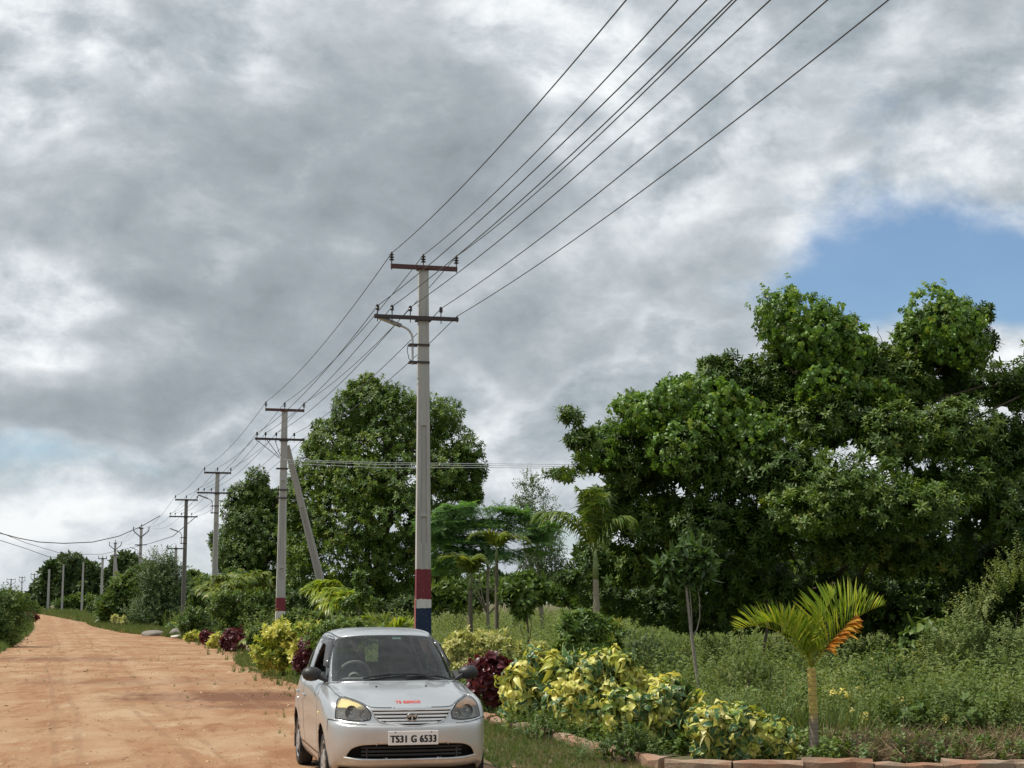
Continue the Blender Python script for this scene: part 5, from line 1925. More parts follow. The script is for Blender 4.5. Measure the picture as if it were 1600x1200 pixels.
shrub('variegated_shrub', 'low yellow and green shrub at the end of the front row, beside the yellow palm', 'shrub', [(1105, 1132, 40, 34), (1150, 1142, 44, 36), (1192, 1154, 40, 32), (1226, 1164, 30, 24), (1140, 1165, 40, 20), (1110, 1172, 34, 16), (1170, 1178, 40, 16), (1225, 1180, 22, 12)], 18.0, 640, .14, T_BIGLEAF, YELLOW, 104, YG, .35, .75, tone=ytone, second=(GREENYEL, .38), jit=(.6, 1.3))
shrub('red_shrub', 'dark red leaved shrub at the kerb right behind the car mirror', 'shrub', [(765, 1056, 32, 30), (785, 1070, 28, 34), (748, 1062, 22, 34), (775, 1042, 28, 20), (768, 1085, 30, 20)], 24.3, 300, .17, T_RED, REDL, 105, None, .2, .7)
shrub('pale_shrub', 'pale cream variegated shrub between the car roof and the red shrub', 'shrub', [(725, 1012, 34, 26), (765, 1008, 38, 24), (795, 1020, 28, 24), (750, 1035, 50, 26), (705, 1025, 24, 24), (820, 1030, 24, 22), (840, 1020, 22, 20)], 28.0, 900, .12, T_CLUMP, PALE, 106, None, .5, .7)
shrub('dark_shrub', 'glossy dark green shrub behind the brightest yellow shrub', 'shrub', [(915, 975, 40, 28), (890, 995, 28, 26), (945, 990, 30, 28), (920, 1010, 50, 28)], 23.5, 420, .15, T_ROS, MANGO2, 107, None, .4, .6)
# behind and left of the car
shrub('variegated_shrub', 'tall mounded yellow green shrub left of the car roof', 'shrub', [(440, 995, 34, 24), (465, 1005, 36, 28), (425, 1015, 28, 28), (455, 1030, 44, 28), (490, 1020, 24, 30), (480, 985, 26, 16)], 38.0, 620, .17, T_CLUMP, YELLOW, 108, YG, .3, .7, tone=lambda p, n, l: .08 + .75 * l)
shrub('red_shrub', 'narrow red leaved shrub half hidden by the near rear corner of the car', 'shrub', [(478, 1020, 14, 20), (485, 1005, 12, 14), (470, 1035, 12, 14)], 35.0, 130, .15, T_RED, REDL, 109, None, .2, .7)
shrub('green_shrub', 'light green shrub peeping over the left side of the car roof', 'shrub', [(510, 985, 34, 18), (545, 980, 34, 16), (575, 985, 30, 15), (530, 1000, 50, 20)], 33.0, 420, .13, T_ROS, MANGO2, 110, None, .5, .6, tone=lambda p, n, l: .3 + .7 * l)
shrub('red_shrub', 'rounded wine red shrub standing on the kerb left of the yellow green mound', 'shrub', [(366, 995, 18, 14), (358, 1005, 16, 13), (376, 1005, 16, 13), (367, 1012, 20, 8)], 56.5, 330, .16, T_RED, REDL, 111, None, .3, .6)
shrub('green_shrub', 'small dark round shrub between the wine red shrub and the yellow green mound', 'shrub', [(403, 992, 16, 16), (412, 1000, 12, 12), (396, 1003, 12, 12)], 53.0, 260, .13, T_CLUMP, BUSH, 112, None, .5, .6)
shrub('variegated_shrub', 'small yellow shrub just left of the wine red shrub', 'shrub', [(338, 1000, 10, 10), (345, 1004, 9, 8), (333, 1006, 8, 6)], 60.0, 120, .16, T_CLUMP, YELLOW, 113, YG, .4, .6, tone=ytone)
shrub('red_shrub', 'small brownish red shrub at the foot of the lamp pole by the mango', 'shrub', [(322, 995, 11, 9), (328, 1000, 9, 8)], 64.0, 110, .17, T_RED, REDL, 114, None, .4, .6)
shrub('variegated_shrub', 'small yellow shrub at the kerb start, right of the dark slender pole', 'shrub', [(303, 993, 10, 8), (310, 997, 9, 7), (297, 997, 8, 6)], 70.0, 110, .18, T_CLUMP, YELLOW, 115, YG, .4, .6, tone=ytone)
shrub('variegated_shrub', 'pale yellow shrub left of the foot of the dark slender pole', 'shrub', [(273, 982, 8, 9), (270, 988, 8, 7)], 92.0, 70, .22, T_CLUMP, YELLOW, 116, YG, .4, .6, tone=ytone)
shrub('variegated_shrub', 'distant pale yellow shrubs at the edge of the roadside bushes', 'shrub', [(180, 968, 6, 8), (193, 971, 6, 7)], 104.0, 60, .26, T_CLUMP, PALE, 117, YG, .4, .6)
bg_ = 'roadside bushes beyond the kerb'
for k, (lab, lst, d, n, sc, mt_, tm) in enumerate((
        ('green shrub behind the lamp pole foot', [(310, 968, 24, 18), (295, 975, 18, 14), (328, 975, 16, 14)], 74, 420, .22, BUSH, T_CLUMP),
        ('olive bush in shade right of the lamp pole', [(352, 960, 22, 20), (372, 968, 22, 14), (340, 975, 16, 14)], 72, 420, .20, BLUEBUSH, T_FINE),
        ('dense bush filling the gap behind the wine red shrub', [(350, 945, 24, 22), (378, 948, 26, 22), (405, 945, 24, 22), (365, 972, 28, 16), (395, 975, 26, 14)], 66, 800, .2, BUSH, T_CLUMP),
        ('grey green bush left of the banded pole', [(385, 955, 22, 18), (400, 965, 20, 14)], 68, 320, .20, BLUEBUSH, T_FINE),
        ('light green bush right of the banded pole', [(470, 968, 26, 14), (450, 975, 20, 14), (495, 972, 22, 14)], 50, 420, .17, BUSH, T_CLUMP),
        ('tall bright green bush on the bend, under the V armed pole', [(222, 898, 22, 18), (205, 922, 30, 24), (238, 912, 26, 26), (186, 942, 28, 22), (225, 942, 36, 28), (168, 956, 18, 16), (205, 962, 36, 18)], 112, 2000, .46, BUSH, T_CLUMP),
        ('tall wispy topped bush left of the dark slender pole', [(254, 884, 16, 16), (248, 905, 26, 22), (268, 915, 24, 24), (252, 942, 32, 28), (240, 966, 36, 18), (272, 952, 20, 26)], 104, 2000, .44, BLUEBUSH, T_FINE),
        ('dense bush right of the dark slender pole', [(302, 908, 18, 18), (312, 922, 20, 20), (302, 945, 24, 22), (326, 938, 18, 24), (280, 935, 16, 24)], 108, 1300, .44, BUSH, T_CLUMP),
        ('yellowish bush under the left mango tree', [(315, 915, 14, 14), (330, 925, 14, 16)], 98, 350, .36, BUSH, T_ROS_LO),
        ('far round bush in front of the broad tree at the bend', [(120, 940, 14, 10), (140, 942, 16, 10), (100, 943, 14, 9)], 250, 420, .9, BUSH, T_CLUMP),
        ('far dark bush left of the bend', [(165, 945, 14, 12), (152, 948, 14, 9)], 190, 360, .7, BLUEBUSH, T_CLUMP))):
    shrub('roadside_bush', lab, 'bush', lst, d, n, sc, tm, mt_, 130 + k, bg_, .6, .5, gap=.2)
shrub('roadside_bush', 'spreading dark bush reaching in at the left edge of the road', 'bush', [(0, 945, 24, 18), (18, 955, 20, 18), (-8, 975, 32, 26), (12, 982, 20, 18), (34, 958, 14, 11), (0, 1000, 20, 13), (-25, 960, 36, 36), (24, 942, 14, 9)], 62, 1800, .26, T_FINE, BUSH, 150, None, .4, .5)
shrub('roadside_bush', 'second bush behind the spreading one at the left road edge', 'bush', [(22, 938, 20, 11), (40, 946, 14, 9), (50, 950, 10, 7), (5, 936, 20, 11)], 150, 700, .5, T_CLUMP, BUSH, 151, None, .5, .5)
shrub('red_shrub', 'low reddish shrub at the far left road edge', 'shrub', [(48, 962, 8, 5), (54, 964, 6, 4)], 118, 60, .3, T_RED, REDL, 152, None, .4, .6)
shrub('field_bush', 'low leafy bush in the field behind the bare stemmed palms', 'bush', [(700, 925, 30, 16), (740, 930, 34, 15), (780, 925, 30, 14), (820, 925, 26, 14), (720, 945, 40, 12)], 60, 900, .26, T_CLUMP, BUSH, 153, None, .5, .5)
shrub('field_bush', 'dark hedge of bushes under the left branches of the huge mango', 'bush', [(880, 930, 26, 18), (910, 935, 24, 16), (960, 945, 40, 14), (1010, 950, 36, 12)], 44, 700, .22, T_CLUMP, BUSH, 154, None, .5, .5)
shrub('field_bush', 'bush at the foot of the tall mango behind the strut pole', 'bush', [(470, 940, 26, 18), (505, 950, 26, 16), (540, 955, 26, 14), (580, 950, 24, 14), (640, 950, 28, 14)], 60, 900, .24, T_CLUMP, BLUEBUSH, 155, None, .5, .5)
for k, (lab, lst, d, n, sc, mt_) in enumerate((
        ('long low hedge under the left mango tree', [(330, 930, 30, 24), (365, 925, 34, 26), (400, 928, 34, 24), (440, 932, 34, 22), (350, 950, 40, 16), (410, 950, 44, 16)], 84, 1500, .36, BUSH),
        ('dark hedge behind the bushy palms and the strut pole', [(470, 930, 34, 22), (520, 928, 40, 24), (570, 930, 40, 22), (620, 932, 40, 22), (665, 930, 36, 22)], 72, 1500, .32, BLUEBUSH),
        ('hedge of bushes closing the field behind the young palms', [(690, 912, 34, 22), (735, 915, 40, 18), (785, 918, 36, 16), (835, 920, 34, 14), (875, 915, 34, 20), (920, 918, 34, 18)], 75, 1500, .34, BUSH),
        ('distant tree line over the open end of the field', [(770, 905, 30, 14), (810, 908, 30, 9), (845, 905, 30, 12), (890, 904, 34, 14), (940, 906, 40, 12), (1000, 906, 50, 12)], 210, 900, .9, FAR))):
    shrub('field_hedge', lab, 'hedge', lst, d, n, sc, T_CLUMP, mt_, 170 + k, None, .5, .5)
T_BIGW = [spray(R0, 22, 2.6, .36, .17, el=(-.2, .7), bend=.25) for k in range(4)]
shrub('tall_weed', 'tall scraggly weed bush with long leafy shoots at the right edge', 'bush', [(1545, 985, 50, 45), (1590, 950, 46, 70), (1505, 1005, 40, 36), (1570, 1040, 60, 50), (1610, 1000, 60, 70), (1480, 1040, 44, 30)], 23.0, 1900, .13, T_BIGW, WEED, 156, None, 1.0, .4, gap=.3)
shrub('broad_weed', 'broad leaved green plant in the shade right of the yellow palm', 'plant', [(1450, 985, 24, 18), (1475, 990, 22, 16), (1430, 1000, 20, 16)], 25.0, 60, .24, T_RED, BUSH, 157, None, .6, .6)
# ------------------------------------------------------------------ palms
def frond(r, L, el_, az_, droop, nl, ll, lw, hang=.5, rise=0.0, up_leaf=.5, start=.12, twist=0.0, vee=.5):
    """a feather palm frond as one mesh: rachis curve with paired leaflets; returns verts, faces, E, T, R"""
    h = np.array((math.cos(az_), math.sin(az_), 0))
    s = np.array((-math.sin(az_), math.cos(az_), 0))
    zz = np.array((0, 0, 1.0))

    def at_(t):
        return L * (h * (math.cos(el_) * t + .25 * droop * t * t) + zz * (math.sin(el_) * t - droop * t ** 2.2))
    P = []
    for k in range(nl):
        t = start + (1 - start) * (k + .5) / nl
        p = at_(t)
        tg = at_(min(1, t + .02)) - at_(t - .02)
        tg /= np.linalg.norm(tg)
        up = np.cross(s, tg) * -1
        up = up if up[2] > 0 else -up
        ln = ll * (math.sin(min(1.0, (t - start) / (1 - start) * .85 + .18) * math.pi) ** .6)
        for sd in (-1, 1):
            d = s * sd * math.cos(vee) + up * math.sin(vee) * up_leaf + tg * (.55 + .5 * t)
            d += r.normal(size=3) * .11
            d /= np.linalg.norm(d)
            w_ = np.cross(d, up)
            w_ /= np.linalg.norm(w_) + 1e-9
            w_ = w_ * math.cos(twist) + up * math.sin(twist)
            l_ = ln * r.uniform(.85, 1.1)
            hg = hang * r.uniform(.7, 1.3)
            V = []
            for tt, wd in ((0, .5), (.3, 1), (.7, .8), (1, .06)):
                c = p + d * l_ * tt - zz * hg * l_ * tt * tt
                V += [c - w_ * lw * wd / 2, c + w_ * lw * wd / 2]
            P.append(((np.array(V), [(0, 1, 3, 2), (2, 3, 5, 4), (4, 5, 7, 6)], np.array([1.0, 1] * 4), np.repeat([0, .3, .7, 1.0], 2)), r.uniform(0, 1)))
    # rachis
    n = 9
    for k in range(n):
        a, b = at_(k / n), at_((k + 1) / n)
        wa, wb = .022 * L * (1 - k / n * .8) * .6, .022 * L * (1 - (k + 1) / n * .8) * .6
        V = np.array([a - s * wa, a + s * wa, b + s * wb, b - s * wb, a - zz * wa, b - zz * wb])
        P.append(((V, [(0, 1, 2, 3), (0, 3, 5, 4), (1, 4, 5, 2)], np.zeros(6), np.zeros(6)), .95))
    return combine(P)


def palm(name, label, base, trunk_pts, trunk_r, fronds, mt_, trunk_mat, seed, group=None, mats=None, shaft_mat=None, shaft_len=0, ring=True):
    r = np.random.default_rng(seed)
    root = empty(name, base)
    tag(root, label, 'palm', group)
    m_ = MB()
    tp = np.array(trunk_pts, float)
    f = np.linspace(0, 1, 26)
    pp = np.stack([np.interp(f, np.linspace(0, 1, len(tp)), tp[:, i]) for i in range(3)], 1)
    rr = np.interp(f, np.linspace(0, 1, len(trunk_r)), trunk_r)
    if ring:
        rr = rr * (1 + .05 * (np.arange(26) % 2))
    m_.tube(pp, rr, 10)
    m_.build('trunk', trunk_mat, root, smooth=True, auto=0)
    top = tp[-1]
    if shaft_len:
        s_ = MB()
        s_.tube([top, top + np.array((0, 0, shaft_len * .5)), top + np.array((0, 0, shaft_len))], [trunk_r[-1] * 1.15, trunk_r[-1] * 1.0, trunk_r[-1] * .45], 10)
        s_.build('crown_shaft', shaft_mat, root, smooth=True, auto=0)
        top = top + np.array((0, 0, shaft_len * .85))
    for i, kw in enumerate(fronds):
        kw = dict(kw)
        mm = kw.pop('mat', mt_)
        off_ = kw.pop('off', (0, 0, 0))
        t_ = frond(r, **kw)
        tint = np.stack([t_['R'], t_['E'], t_['T'], np.ones(len(t_['R']))], 1)
        tri = [f for f in t_['F']]
        link('frond', npmesh('frond', t_['V'] + top + np.array(off_), [np.array(tri)], mm, True, tint), root)
    return root


def combine_guard():
    pass


# combine() stacks faces of one size; rachis faces are quads too
PT_GREEN = plain('green_palm_stem', (0.16, 0.20, 0.07), 0.6, 0.3, 12)
PT_DARK = plain('dark_palm_trunk', (0.13, 0.11, 0.075), 0.85, 0.4, 16, bmp=.3)
PT_TAN = plain('tan_palm_trunk', (0.25, 0.215, 0.15), 0.8, 0.3, 16, bmp=.3)
m, t = mat('yellow_palm_trunk')
pos = t.n('ShaderNodeTexCoord').outputs['Object']
z_ = t.sep(pos)[2]
nz = t.noise(pos, 30, 4)
c = t.mix(t.ss(t.m('ADD', z_, t.m('MULTIPLY', nz, .12)), .42, .60), (0.20, 0.165, 0.125), (0.40, 0.31, 0.075))
rg_ = t.m('SINE', t.m('MULTIPLY', z_, 120))
c = t.mix(t.ss(rg_, .6, .95, 0, .45), c, (0.09, 0.07, 0.045))
principled(t, Base_Color=c, Roughness=.7)
YPT = m

R = math.radians
# the low yellow palm on the corner of the bed
yb = np.array((at(1265, 940, 17.6)[0], 17.6, 0.06))
YF = [dict(L=1.34, el_=R(60), az_=R(178), droop=.56, nl=30, ll=.46, lw=.026, hang=.16, vee=.9, up_leaf=1.3), dict(L=1.28, el_=R(69), az_=R(190), droop=.56, nl=28, ll=.44, lw=.026, hang=.20, vee=.8, up_leaf=1.2),
      dict(L=1.15, el_=R(75), az_=R(165), droop=.5, nl=26, ll=.42, lw=.026, hang=.22, vee=.8, up_leaf=1.2), dict(L=1.42, el_=R(67), az_=R(4), droop=.36, nl=30, ll=.50, lw=.028, hang=.14, vee=.9, up_leaf=1.3),
      dict(L=1.36, el_=R(57), az_=R(-6), droop=.32, nl=28, ll=.46, lw=.028, hang=.18, vee=.8, up_leaf=1.2), dict(L=1.25, el_=R(78), az_=R(20), droop=.3, nl=26, ll=.46, lw=.026, hang=.1, vee=.8, up_leaf=1.3),
      dict(L=.84, el_=R(54), az_=R(-14), droop=.10, nl=30, ll=.36, lw=.050, hang=.35, vee=-.3, up_leaf=.7, mat=PALMO, start=.3), dict(L=.75, el_=R(82), az_=R(250), droop=.25, nl=20, ll=.36, lw=.026, hang=.2, vee=.8),
      dict(L=1.0, el_=R(62), az_=R(95), droop=.5, nl=22, ll=.42, lw=.026, hang=.2, vee=.8)]
palm('yellow_palm', 'young yellow green palm with one withering orange frond on the corner bed', yb, [(0, 0, -.1), (.01, 0, .5), (.0, 0, 1.0)], [.062, .05, .046, .05], YF, PALMY, YPT, 201, shaft_mat=YPT)
# slim stipule stalks at its crown
# foxtail palm before the huge mango
fx = np.array((at(931, 940, 28)[0], 28.0, 0))
FF = []
rr_ = np.random.default_rng(77)
for k, (a, e, L) in enumerate(((180, 62, 1.5), (200, 45, 1.4), (170, 40, 1.55), (150, 70, 1.3), (0, 66, 1.3), (-15, 48, 1.2), (20, 75, 1.35), (90, 82, 1.5), (260, 80, 1.4), (280, 60, 1.1), (220, 68, 1.4))):
    FF.append(dict(L=L * 1.25, el_=R(min(86, e + 22)), az_=R(a), droop=.52 if e < 60 else .34, nl=40, ll=.56, lw=.036, hang=.75, vee=.35, up_leaf=.8))
palm('foxtail_palm', 'tall green palm with drooping feather fronds in front of the huge mango', fx, [(0, 0, -.1), (.02, 0, 1.2), (0, 0, 2.2)], [.085, .07, .05], FF, PALMD, PT_TAN, 202, shaft_mat=PT_GREEN, shaft_len=.55)
PG = 'bare stemmed young palms in the weedy field'


def small_palm(px, d, h, label, fr, seed, tr=.042, mt_=PALMG, group=PG, tm=PT_DARK, dx=0.0, sl=.3):
    b = np.array((at(px, 940, d)[0], d, 0))
    return palm('young_palm', label, b, [(0, 0, -.1), (dx * .4, 0, h * .5), (dx, 0, h)], [tr * 1.3, tr, tr * .8], fr, mt_, tm, seed, group, shaft_mat=PT_GREEN, shaft_len=sl)


def fr(a, e, L, dr=.42, hang=.4, nl=24, ll=.42, lw=.05):
    return dict(L=L * 1.12, el_=R(min(85, e + 9)), az_=R(a), droop=dr + .12, nl=nl + 4, ll=ll * 1.1, lw=lw, hang=hang, vee=.5, up_leaf=.8)


small_palm(735, 34, 2.05, 'young palm with a wide left leaning frond, nearest the tall banded pole', [fr(180, 58, 1.15, .5), fr(165, 70, .9), fr(0, 66, .7), fr(15, 78, .75), fr(90, 80, .8), fr(270, 74, .7)], 203, .06)
small_palm(776, 37, 2.75, 'thin young palm with fronds arching both ways, right of the left leaning one', [fr(180, 58, 1.05, .55), fr(205, 66, .8), fr(0, 44, .95, .5), fr(-20, 58, .7), fr(90, 70, .7)], 204, .05)
small_palm(612, 34.5, .55, 'low young palm with three arching fronds just behind the car roof', [fr(178, 60, 1.25, .35, .15, 22, .42, .05), fr(160, 72, 1.0, .3, .2), fr(5, 50, 1.15, .3, .15, 22, .42, .05), fr(-10, 68, .9, .3, .2), fr(90, 75, .9), fr(270, 80, .7)], 205, .06, PALMY, None)
def bushy(seed, n, L, ll=.5, lw=.055, up=0):
    q = np.random.default_rng(seed)
    return [dict(L=L * q.uniform(.8, 1.1), el_=R(q.uniform(48, 84)), az_=k * 2.4 + q.uniform(-.3, .3), droop=q.uniform(.4, .8), nl=28, ll=ll * 1.2, lw=lw * 1.2, hang=.7, vee=.4, up_leaf=.8) for k in range(n)]


small_palm(508, 52, 1.5, 'yellowish palm with a bushy crown in front of the leaning strut pole', bushy(1, 17, 1.5), 206, .10, PALMY, None)
small_palm(540, 50, 1.2, 'yellowish bushy palm right of the leaning strut pole', bushy(2, 17, 1.5), 207, .10, PALMY, None)
small_palm(415, 54, .2, 'low clump palm left of the maroon and white pole foot', bushy(9, 14, 1.4, .45, .05), 208, .08, PALMG, None, sl=0)
for k, (px, h) in enumerate(((362, 2.0), (390, 2.1), (425, 2.0), (340, 1.7))):
    small_palm(px, 76 + 2 * k, h, ('green palm crown under the left mango, nearest the lamp pole', 'green palm crown under the middle of the left mango',
               'green palm crown under the left mango, beside the banded pole', 'green palm crown tucked against the lamp pole')[k], bushy(3 + k, 18, 1.8, .6, .07), 210 + k, .12, PALMG, 'palms under the left mango')

# ------------------------------------------------------------------ young trees
T_BIGL = [rosette(R0, 11, 1.0, .30, el=(-.9, .7), droop=(.2, .6), prof=OVAL, cols=3, stem=.5) for k in range(4)]
yt = px_lumps([(1078, 862, 28, 16), (1055, 880, 24, 16), (1100, 878, 22, 16), (1070, 895, 30, 16), (1040, 885, 14, 12)], 24)
tree('young_tree', 'thin stemmed young tree with a drooping leaf tuft before the huge mango', 'tree', (at(1097, 940, 24)[0], 24.0, 0), yt, 120, .22, T_BIGL, YOUNG, PALEBARK, 220, .028, .3, .4, limb_n=5, gap=0)
sap = px_lumps([(820, 905, 26, 12), (805, 920, 24, 16), (835, 920, 24, 16), (822, 935, 32, 16), (815, 950, 22, 10)], 31)
tree('young_tree', 'dark leaved sapling on a thin straight stem right of the young palms', 'tree', (at(819, 940, 31)[0], 31.0, 0), sap, 260, .20, T_BIGL, MANGO2, BARK, 221, .025, .3, .3, limb_n=4, gap=0)
sh = px_lumps([(560, 900, 10, 10), (545, 940, 12, 10), (565, 925, 16, 12), (575, 945, 14, 10)], 48)
tree('young_tree', 'small open branched tree between the strut pole and the low palm', 'tree', (at(563, 940, 48)[0], 48.0, 0), sh, 110, .20, T_BIGL, MANGO2, PALEBARK, 222, .03, .3, .4, limb_n=4, gap=0)

# ------------------------------------------------------------------ kerbs
m, t = mat('worn_kerb_concrete')
pos = t.n('ShaderNodeTexCoord').outputs['Object']
n_ = t.noise(pos, 2.3, 7, .65)
f_ = t.noise(pos, 26, 5, .65)
c = t.mix(t.ss(n_, .35, .65), (0.27, 0.20, 0.14), (0.29, 0.15, 0.09))
c = t.mix(t.ss(f_, .55, .75, 0, .6), c, (0.10, 0.08, 0.06))
c = t.mix(t.ss(f_, .42, .28, 0, .4), c, (0.38, 0.33, 0.27))
bump(t, principled(t, Base_Color=c, Roughness=.9), f_, .5, .02)
KERB = m
m, t = mat('whitewashed_kerb')
pos = t.n('ShaderNodeTexCoord').outputs['Object']
n_ = t.noise(pos, 3, 7, .65)
c = t.mix(t.ss(n_, .42, .62), (0.58, 0.54, 0.47), (0.38, 0.24, 0.15))
bump(t, principled(t, Base_Color=c, Roughness=.9), n_, .4, .02)
WKERB = m


def kerb(name, pts, w_, h, material, label, seed, seg=.9, gap_p=0.04):
    """run of kerb stones butted along a path, each slightly out of line"""
    r = np.random.default_rng(seed)
    P = np.array(pts, float)
    L = np.concatenate([[0], np.cumsum(np.linalg.norm(np.diff(P, axis=0), axis=1))])
    m_ = MB()
    s = 0.0
    while s < L[-1] - .1:
        e = min(L[-1], s + seg)
        a = np.array([np.interp(s + .006, L, P[:, i]) for i in range(2)])
        b = np.array([np.interp(e - .006, L, P[:, i]) for i in range(2)])
        d = (b - a) / (np.linalg.norm(b - a) + 1e-9)
        ln = np.linalg.norm(b - a)
        ang = math.atan2(d[1], d[0]) + r.normal() * .025
        c_ = (a + b) / 2 + r.normal(size=2) * .008
        hh = h + r.normal() * .01
        nx = 4
        Rz = np.array(Matrix.Rotation(ang, 3, 'Z'))
        V = []
        for i in range(nx + 1):
            x = (i / nx - .5) * ln
            j = r.normal(size=5) * .011
            for y, z in ((-w_ / 2, -.1), (-w_ / 2 + j[0], hh - .03 + j[1]), (-w_ / 2 + .03, hh + j[2]), (w_ / 2 - .03, hh + j[3]), (w_ / 2 + j[4], hh - .03), (w_ / 2, -.1)):
                V.append(Rz @ np.array((x, y, z)) + np.array((c_[0], c_[1], 0)))
        F = []
        for i in range(nx):
            for q in range(5):
                F.append((i * 6 + q, i * 6 + q + 1, (i + 1) * 6 + q + 1, (i + 1) * 6 + q))
        F += [tuple(range(6)), tuple(range((nx + 1) * 6 - 1, nx * 6 - 1, -1))]
        if r.uniform() > gap_p:
            m_.add(V, F)
        s = e
    o = m_.build(name, material, None)
    return tag(o, label, 'kerb', kind='structure')


kx = lambda d: float(road_line(d))
corner = [(kx(d), d) for d in np.arange(30, 17.9, -1.0)]
corner += [(kx(17.6) + .02, 17.5), (kx(17.6) + .14, 17.2), (kx(17.6) + .36, 16.98), (kx(17.6) + .75, 16.86), (2.9, 16.8), (4.2, 16.85), (6.2, 16.9), (9.5, 17.0)]
kerb('kerb', corner, .17, .115, KERB, 'worn terracotta kerb curving round the corner of the planting bed', 1, .75, .0)
kerb('kerb', [(3.05, 18.9), (3.9, 18.75), (5.0, 18.8), (7.0, 18.9)], .16, .20, KERB, 'back kerb of the corner bed behind the yellow palm', 2, .8, .0)
kerb('kerb', [(kx(d), d) for d in np.arange(78, 49.9, -1.0)], .2, .26, WKERB, 'whitewashed kerb running to the slender dark pole', 3, 1.1, .06)
kerb('kerb', [(kx(d), d) for d in np.arange(48.4, 30.1, -1.0)], .18, .22, WKERB, 'kerb half hidden by shrubs left of the car', 4, 1.0, .1)


def rock(name, c, s, seed, material, label):
    r = np.random.default_rng(seed)
    bm = bmesh.new()
    bmesh.ops.create_icosphere(bm, subdivisions=3, radius=1)
    k = r.normal(size=(6, 3))
    for v in bm.verts:
        p_ = np.array(v.co)
        q = 1 + .12 * sum(math.sin(float(p_ @ kk) * 1.7 + i) for i, kk in enumerate(k)) / 2
        p_ = np.sign(p_) * np.abs(p_) ** .8 * q
        v.co = p_ * np.array(s)
    me = bpy.data.meshes.new(name)
    bm.to_mesh(me)
    bm.free()
    me.materials.append(material)
    me.polygons.foreach_set('use_smooth', np.ones(len(me.polygons), bool))
    o = link(name, me)
    o.location = c
    o.rotation_euler = (0, 0, r.uniform(0, 6))
    return tag(o, label, 'rock')


STONE = plain('grey_boulder', (0.19, 0.17, 0.145), .9, .35, 9, bmp=.6)
rock('boulder', (at(1230, 940, 20.3)[0], 20.3, .10), (.30, .2, .15), 1, STONE, 'grey lump of broken concrete behind the corner bed, left of the palm trunk')
rock('boulder', (at(240, 940, 82)[0], 82, .1), (.75, .45, .2), 2, STONE, 'pale flat boulder in the verge grass left of the slender dark pole')
rock('boulder', (at(277, 940, 79.5)[0], 79.5, .15), (.42, .36, .26), 3, STONE, 'pale block of stone at the foot of the slender dark pole')
rock('boulder', (at(282, 940, 77)[0], 77.0, .05), (.5, .3, .12), 4, WKERB, 'low pale stone lying before the slender dark pole')

# ------------------------------------------------------------------ weeds, grass, litter
T_WEED = [spray(R0, 34, 1.25, .13, .038, el=(-.1, 1.0), bend=.4, prof=LANCE_LO) for k in range(7)]
T_WEED2 = [spray(R0, 20, .7, .20, .11, el=(-.2, .6), bend=.5, prof=OVAL) for k in range(4)]


def tuft(r, n, L, W, lean=.6):
    P = []
    for k in range(n):
        P.append((leaf(L * r.uniform(.5, 1.1), W, r.uniform(0, 6.28), r.uniform(.7, 1.5), r.uniform(.1, lean), .1, [(0, .8), (.4, .9), (.75, .6), (1, .05)], 2, 0, (r.normal() * .06, r.normal() * .06, 0)), r.uniform(0, 1)))
    return combine(P)


T_TUFT = [tuft(R0, 16, 1.0, .035) for k in range(5)]
T_DRY = [tuft(R0, 14, 1.0, .016, 1.1) for k in range(4)]


def vnoise(x, y, seed, f0=.5, oct_=4):
    r = np.random.default_rng(seed)
    o = np.zeros_like(x)
    a = 1.0
    for k in range(oct_):
        for q in range(3):
            d = r.normal(size=2)
            d /= np.linalg.norm(d)
            o += a * np.sin((x * d[0] + y * d[1]) * f0 * 6.28 * 2 ** k * r.uniform(.7, 1.3) + r.uniform(0, 6.28)) / 3
        a *= .6
    return o


def field(n, dmin, dmax, margin, r, pxmax=1700, pw=1.0):
    """points on the ground right of the kerb inside the picture's fan, denser near"""
    d = dmin + (dmax - dmin) * r.uniform(0, 1, n) ** pw
    lo = road_line(d) + margin
    hi = (pxmax - 800) / FPX * d
    x = lo + (hi - lo) * r.uniform(0, 1, n)
    return x, d


def stuff(name, label, cat, tm, x, y, scale, axis_j, material, seed, tint=None, z=0.0, lie=None):
    r = np.random.default_rng(seed)
    n = len(x)
    ax = np.stack([r.normal(size=n) * axis_j, r.normal(size=n) * axis_j, np.ones(n)], 1)
    if lie is not None:
        ax[:, 2] = lie
    o = scatter(name, tm, np.stack([x, y, np.full(n, z)], 1), ax, scale, material, None, seed, tint)
    return tag(o, label, cat, kind='stuff')


r = np.random.default_rng(300)
x, y = field(21000, 19.6, 48, .5, r, 1720, 1.5)
k = ~((y < 21.5) & (x < 2.6)) & ~((y < 20.6) & (x > 2.8) & (x < 9) & (r.uniform(0, 1, len(x)) < .75))
x, y = x[k], y[k]
hN = vnoise(x, y, 1, .12)
sc = (.50 + .34 * hN + np.clip((x - 5.6) * .05, 0, .35) + np.clip((y - 27) * -.0, 0, 0)) * r.uniform(.6, 1.3, len(x))
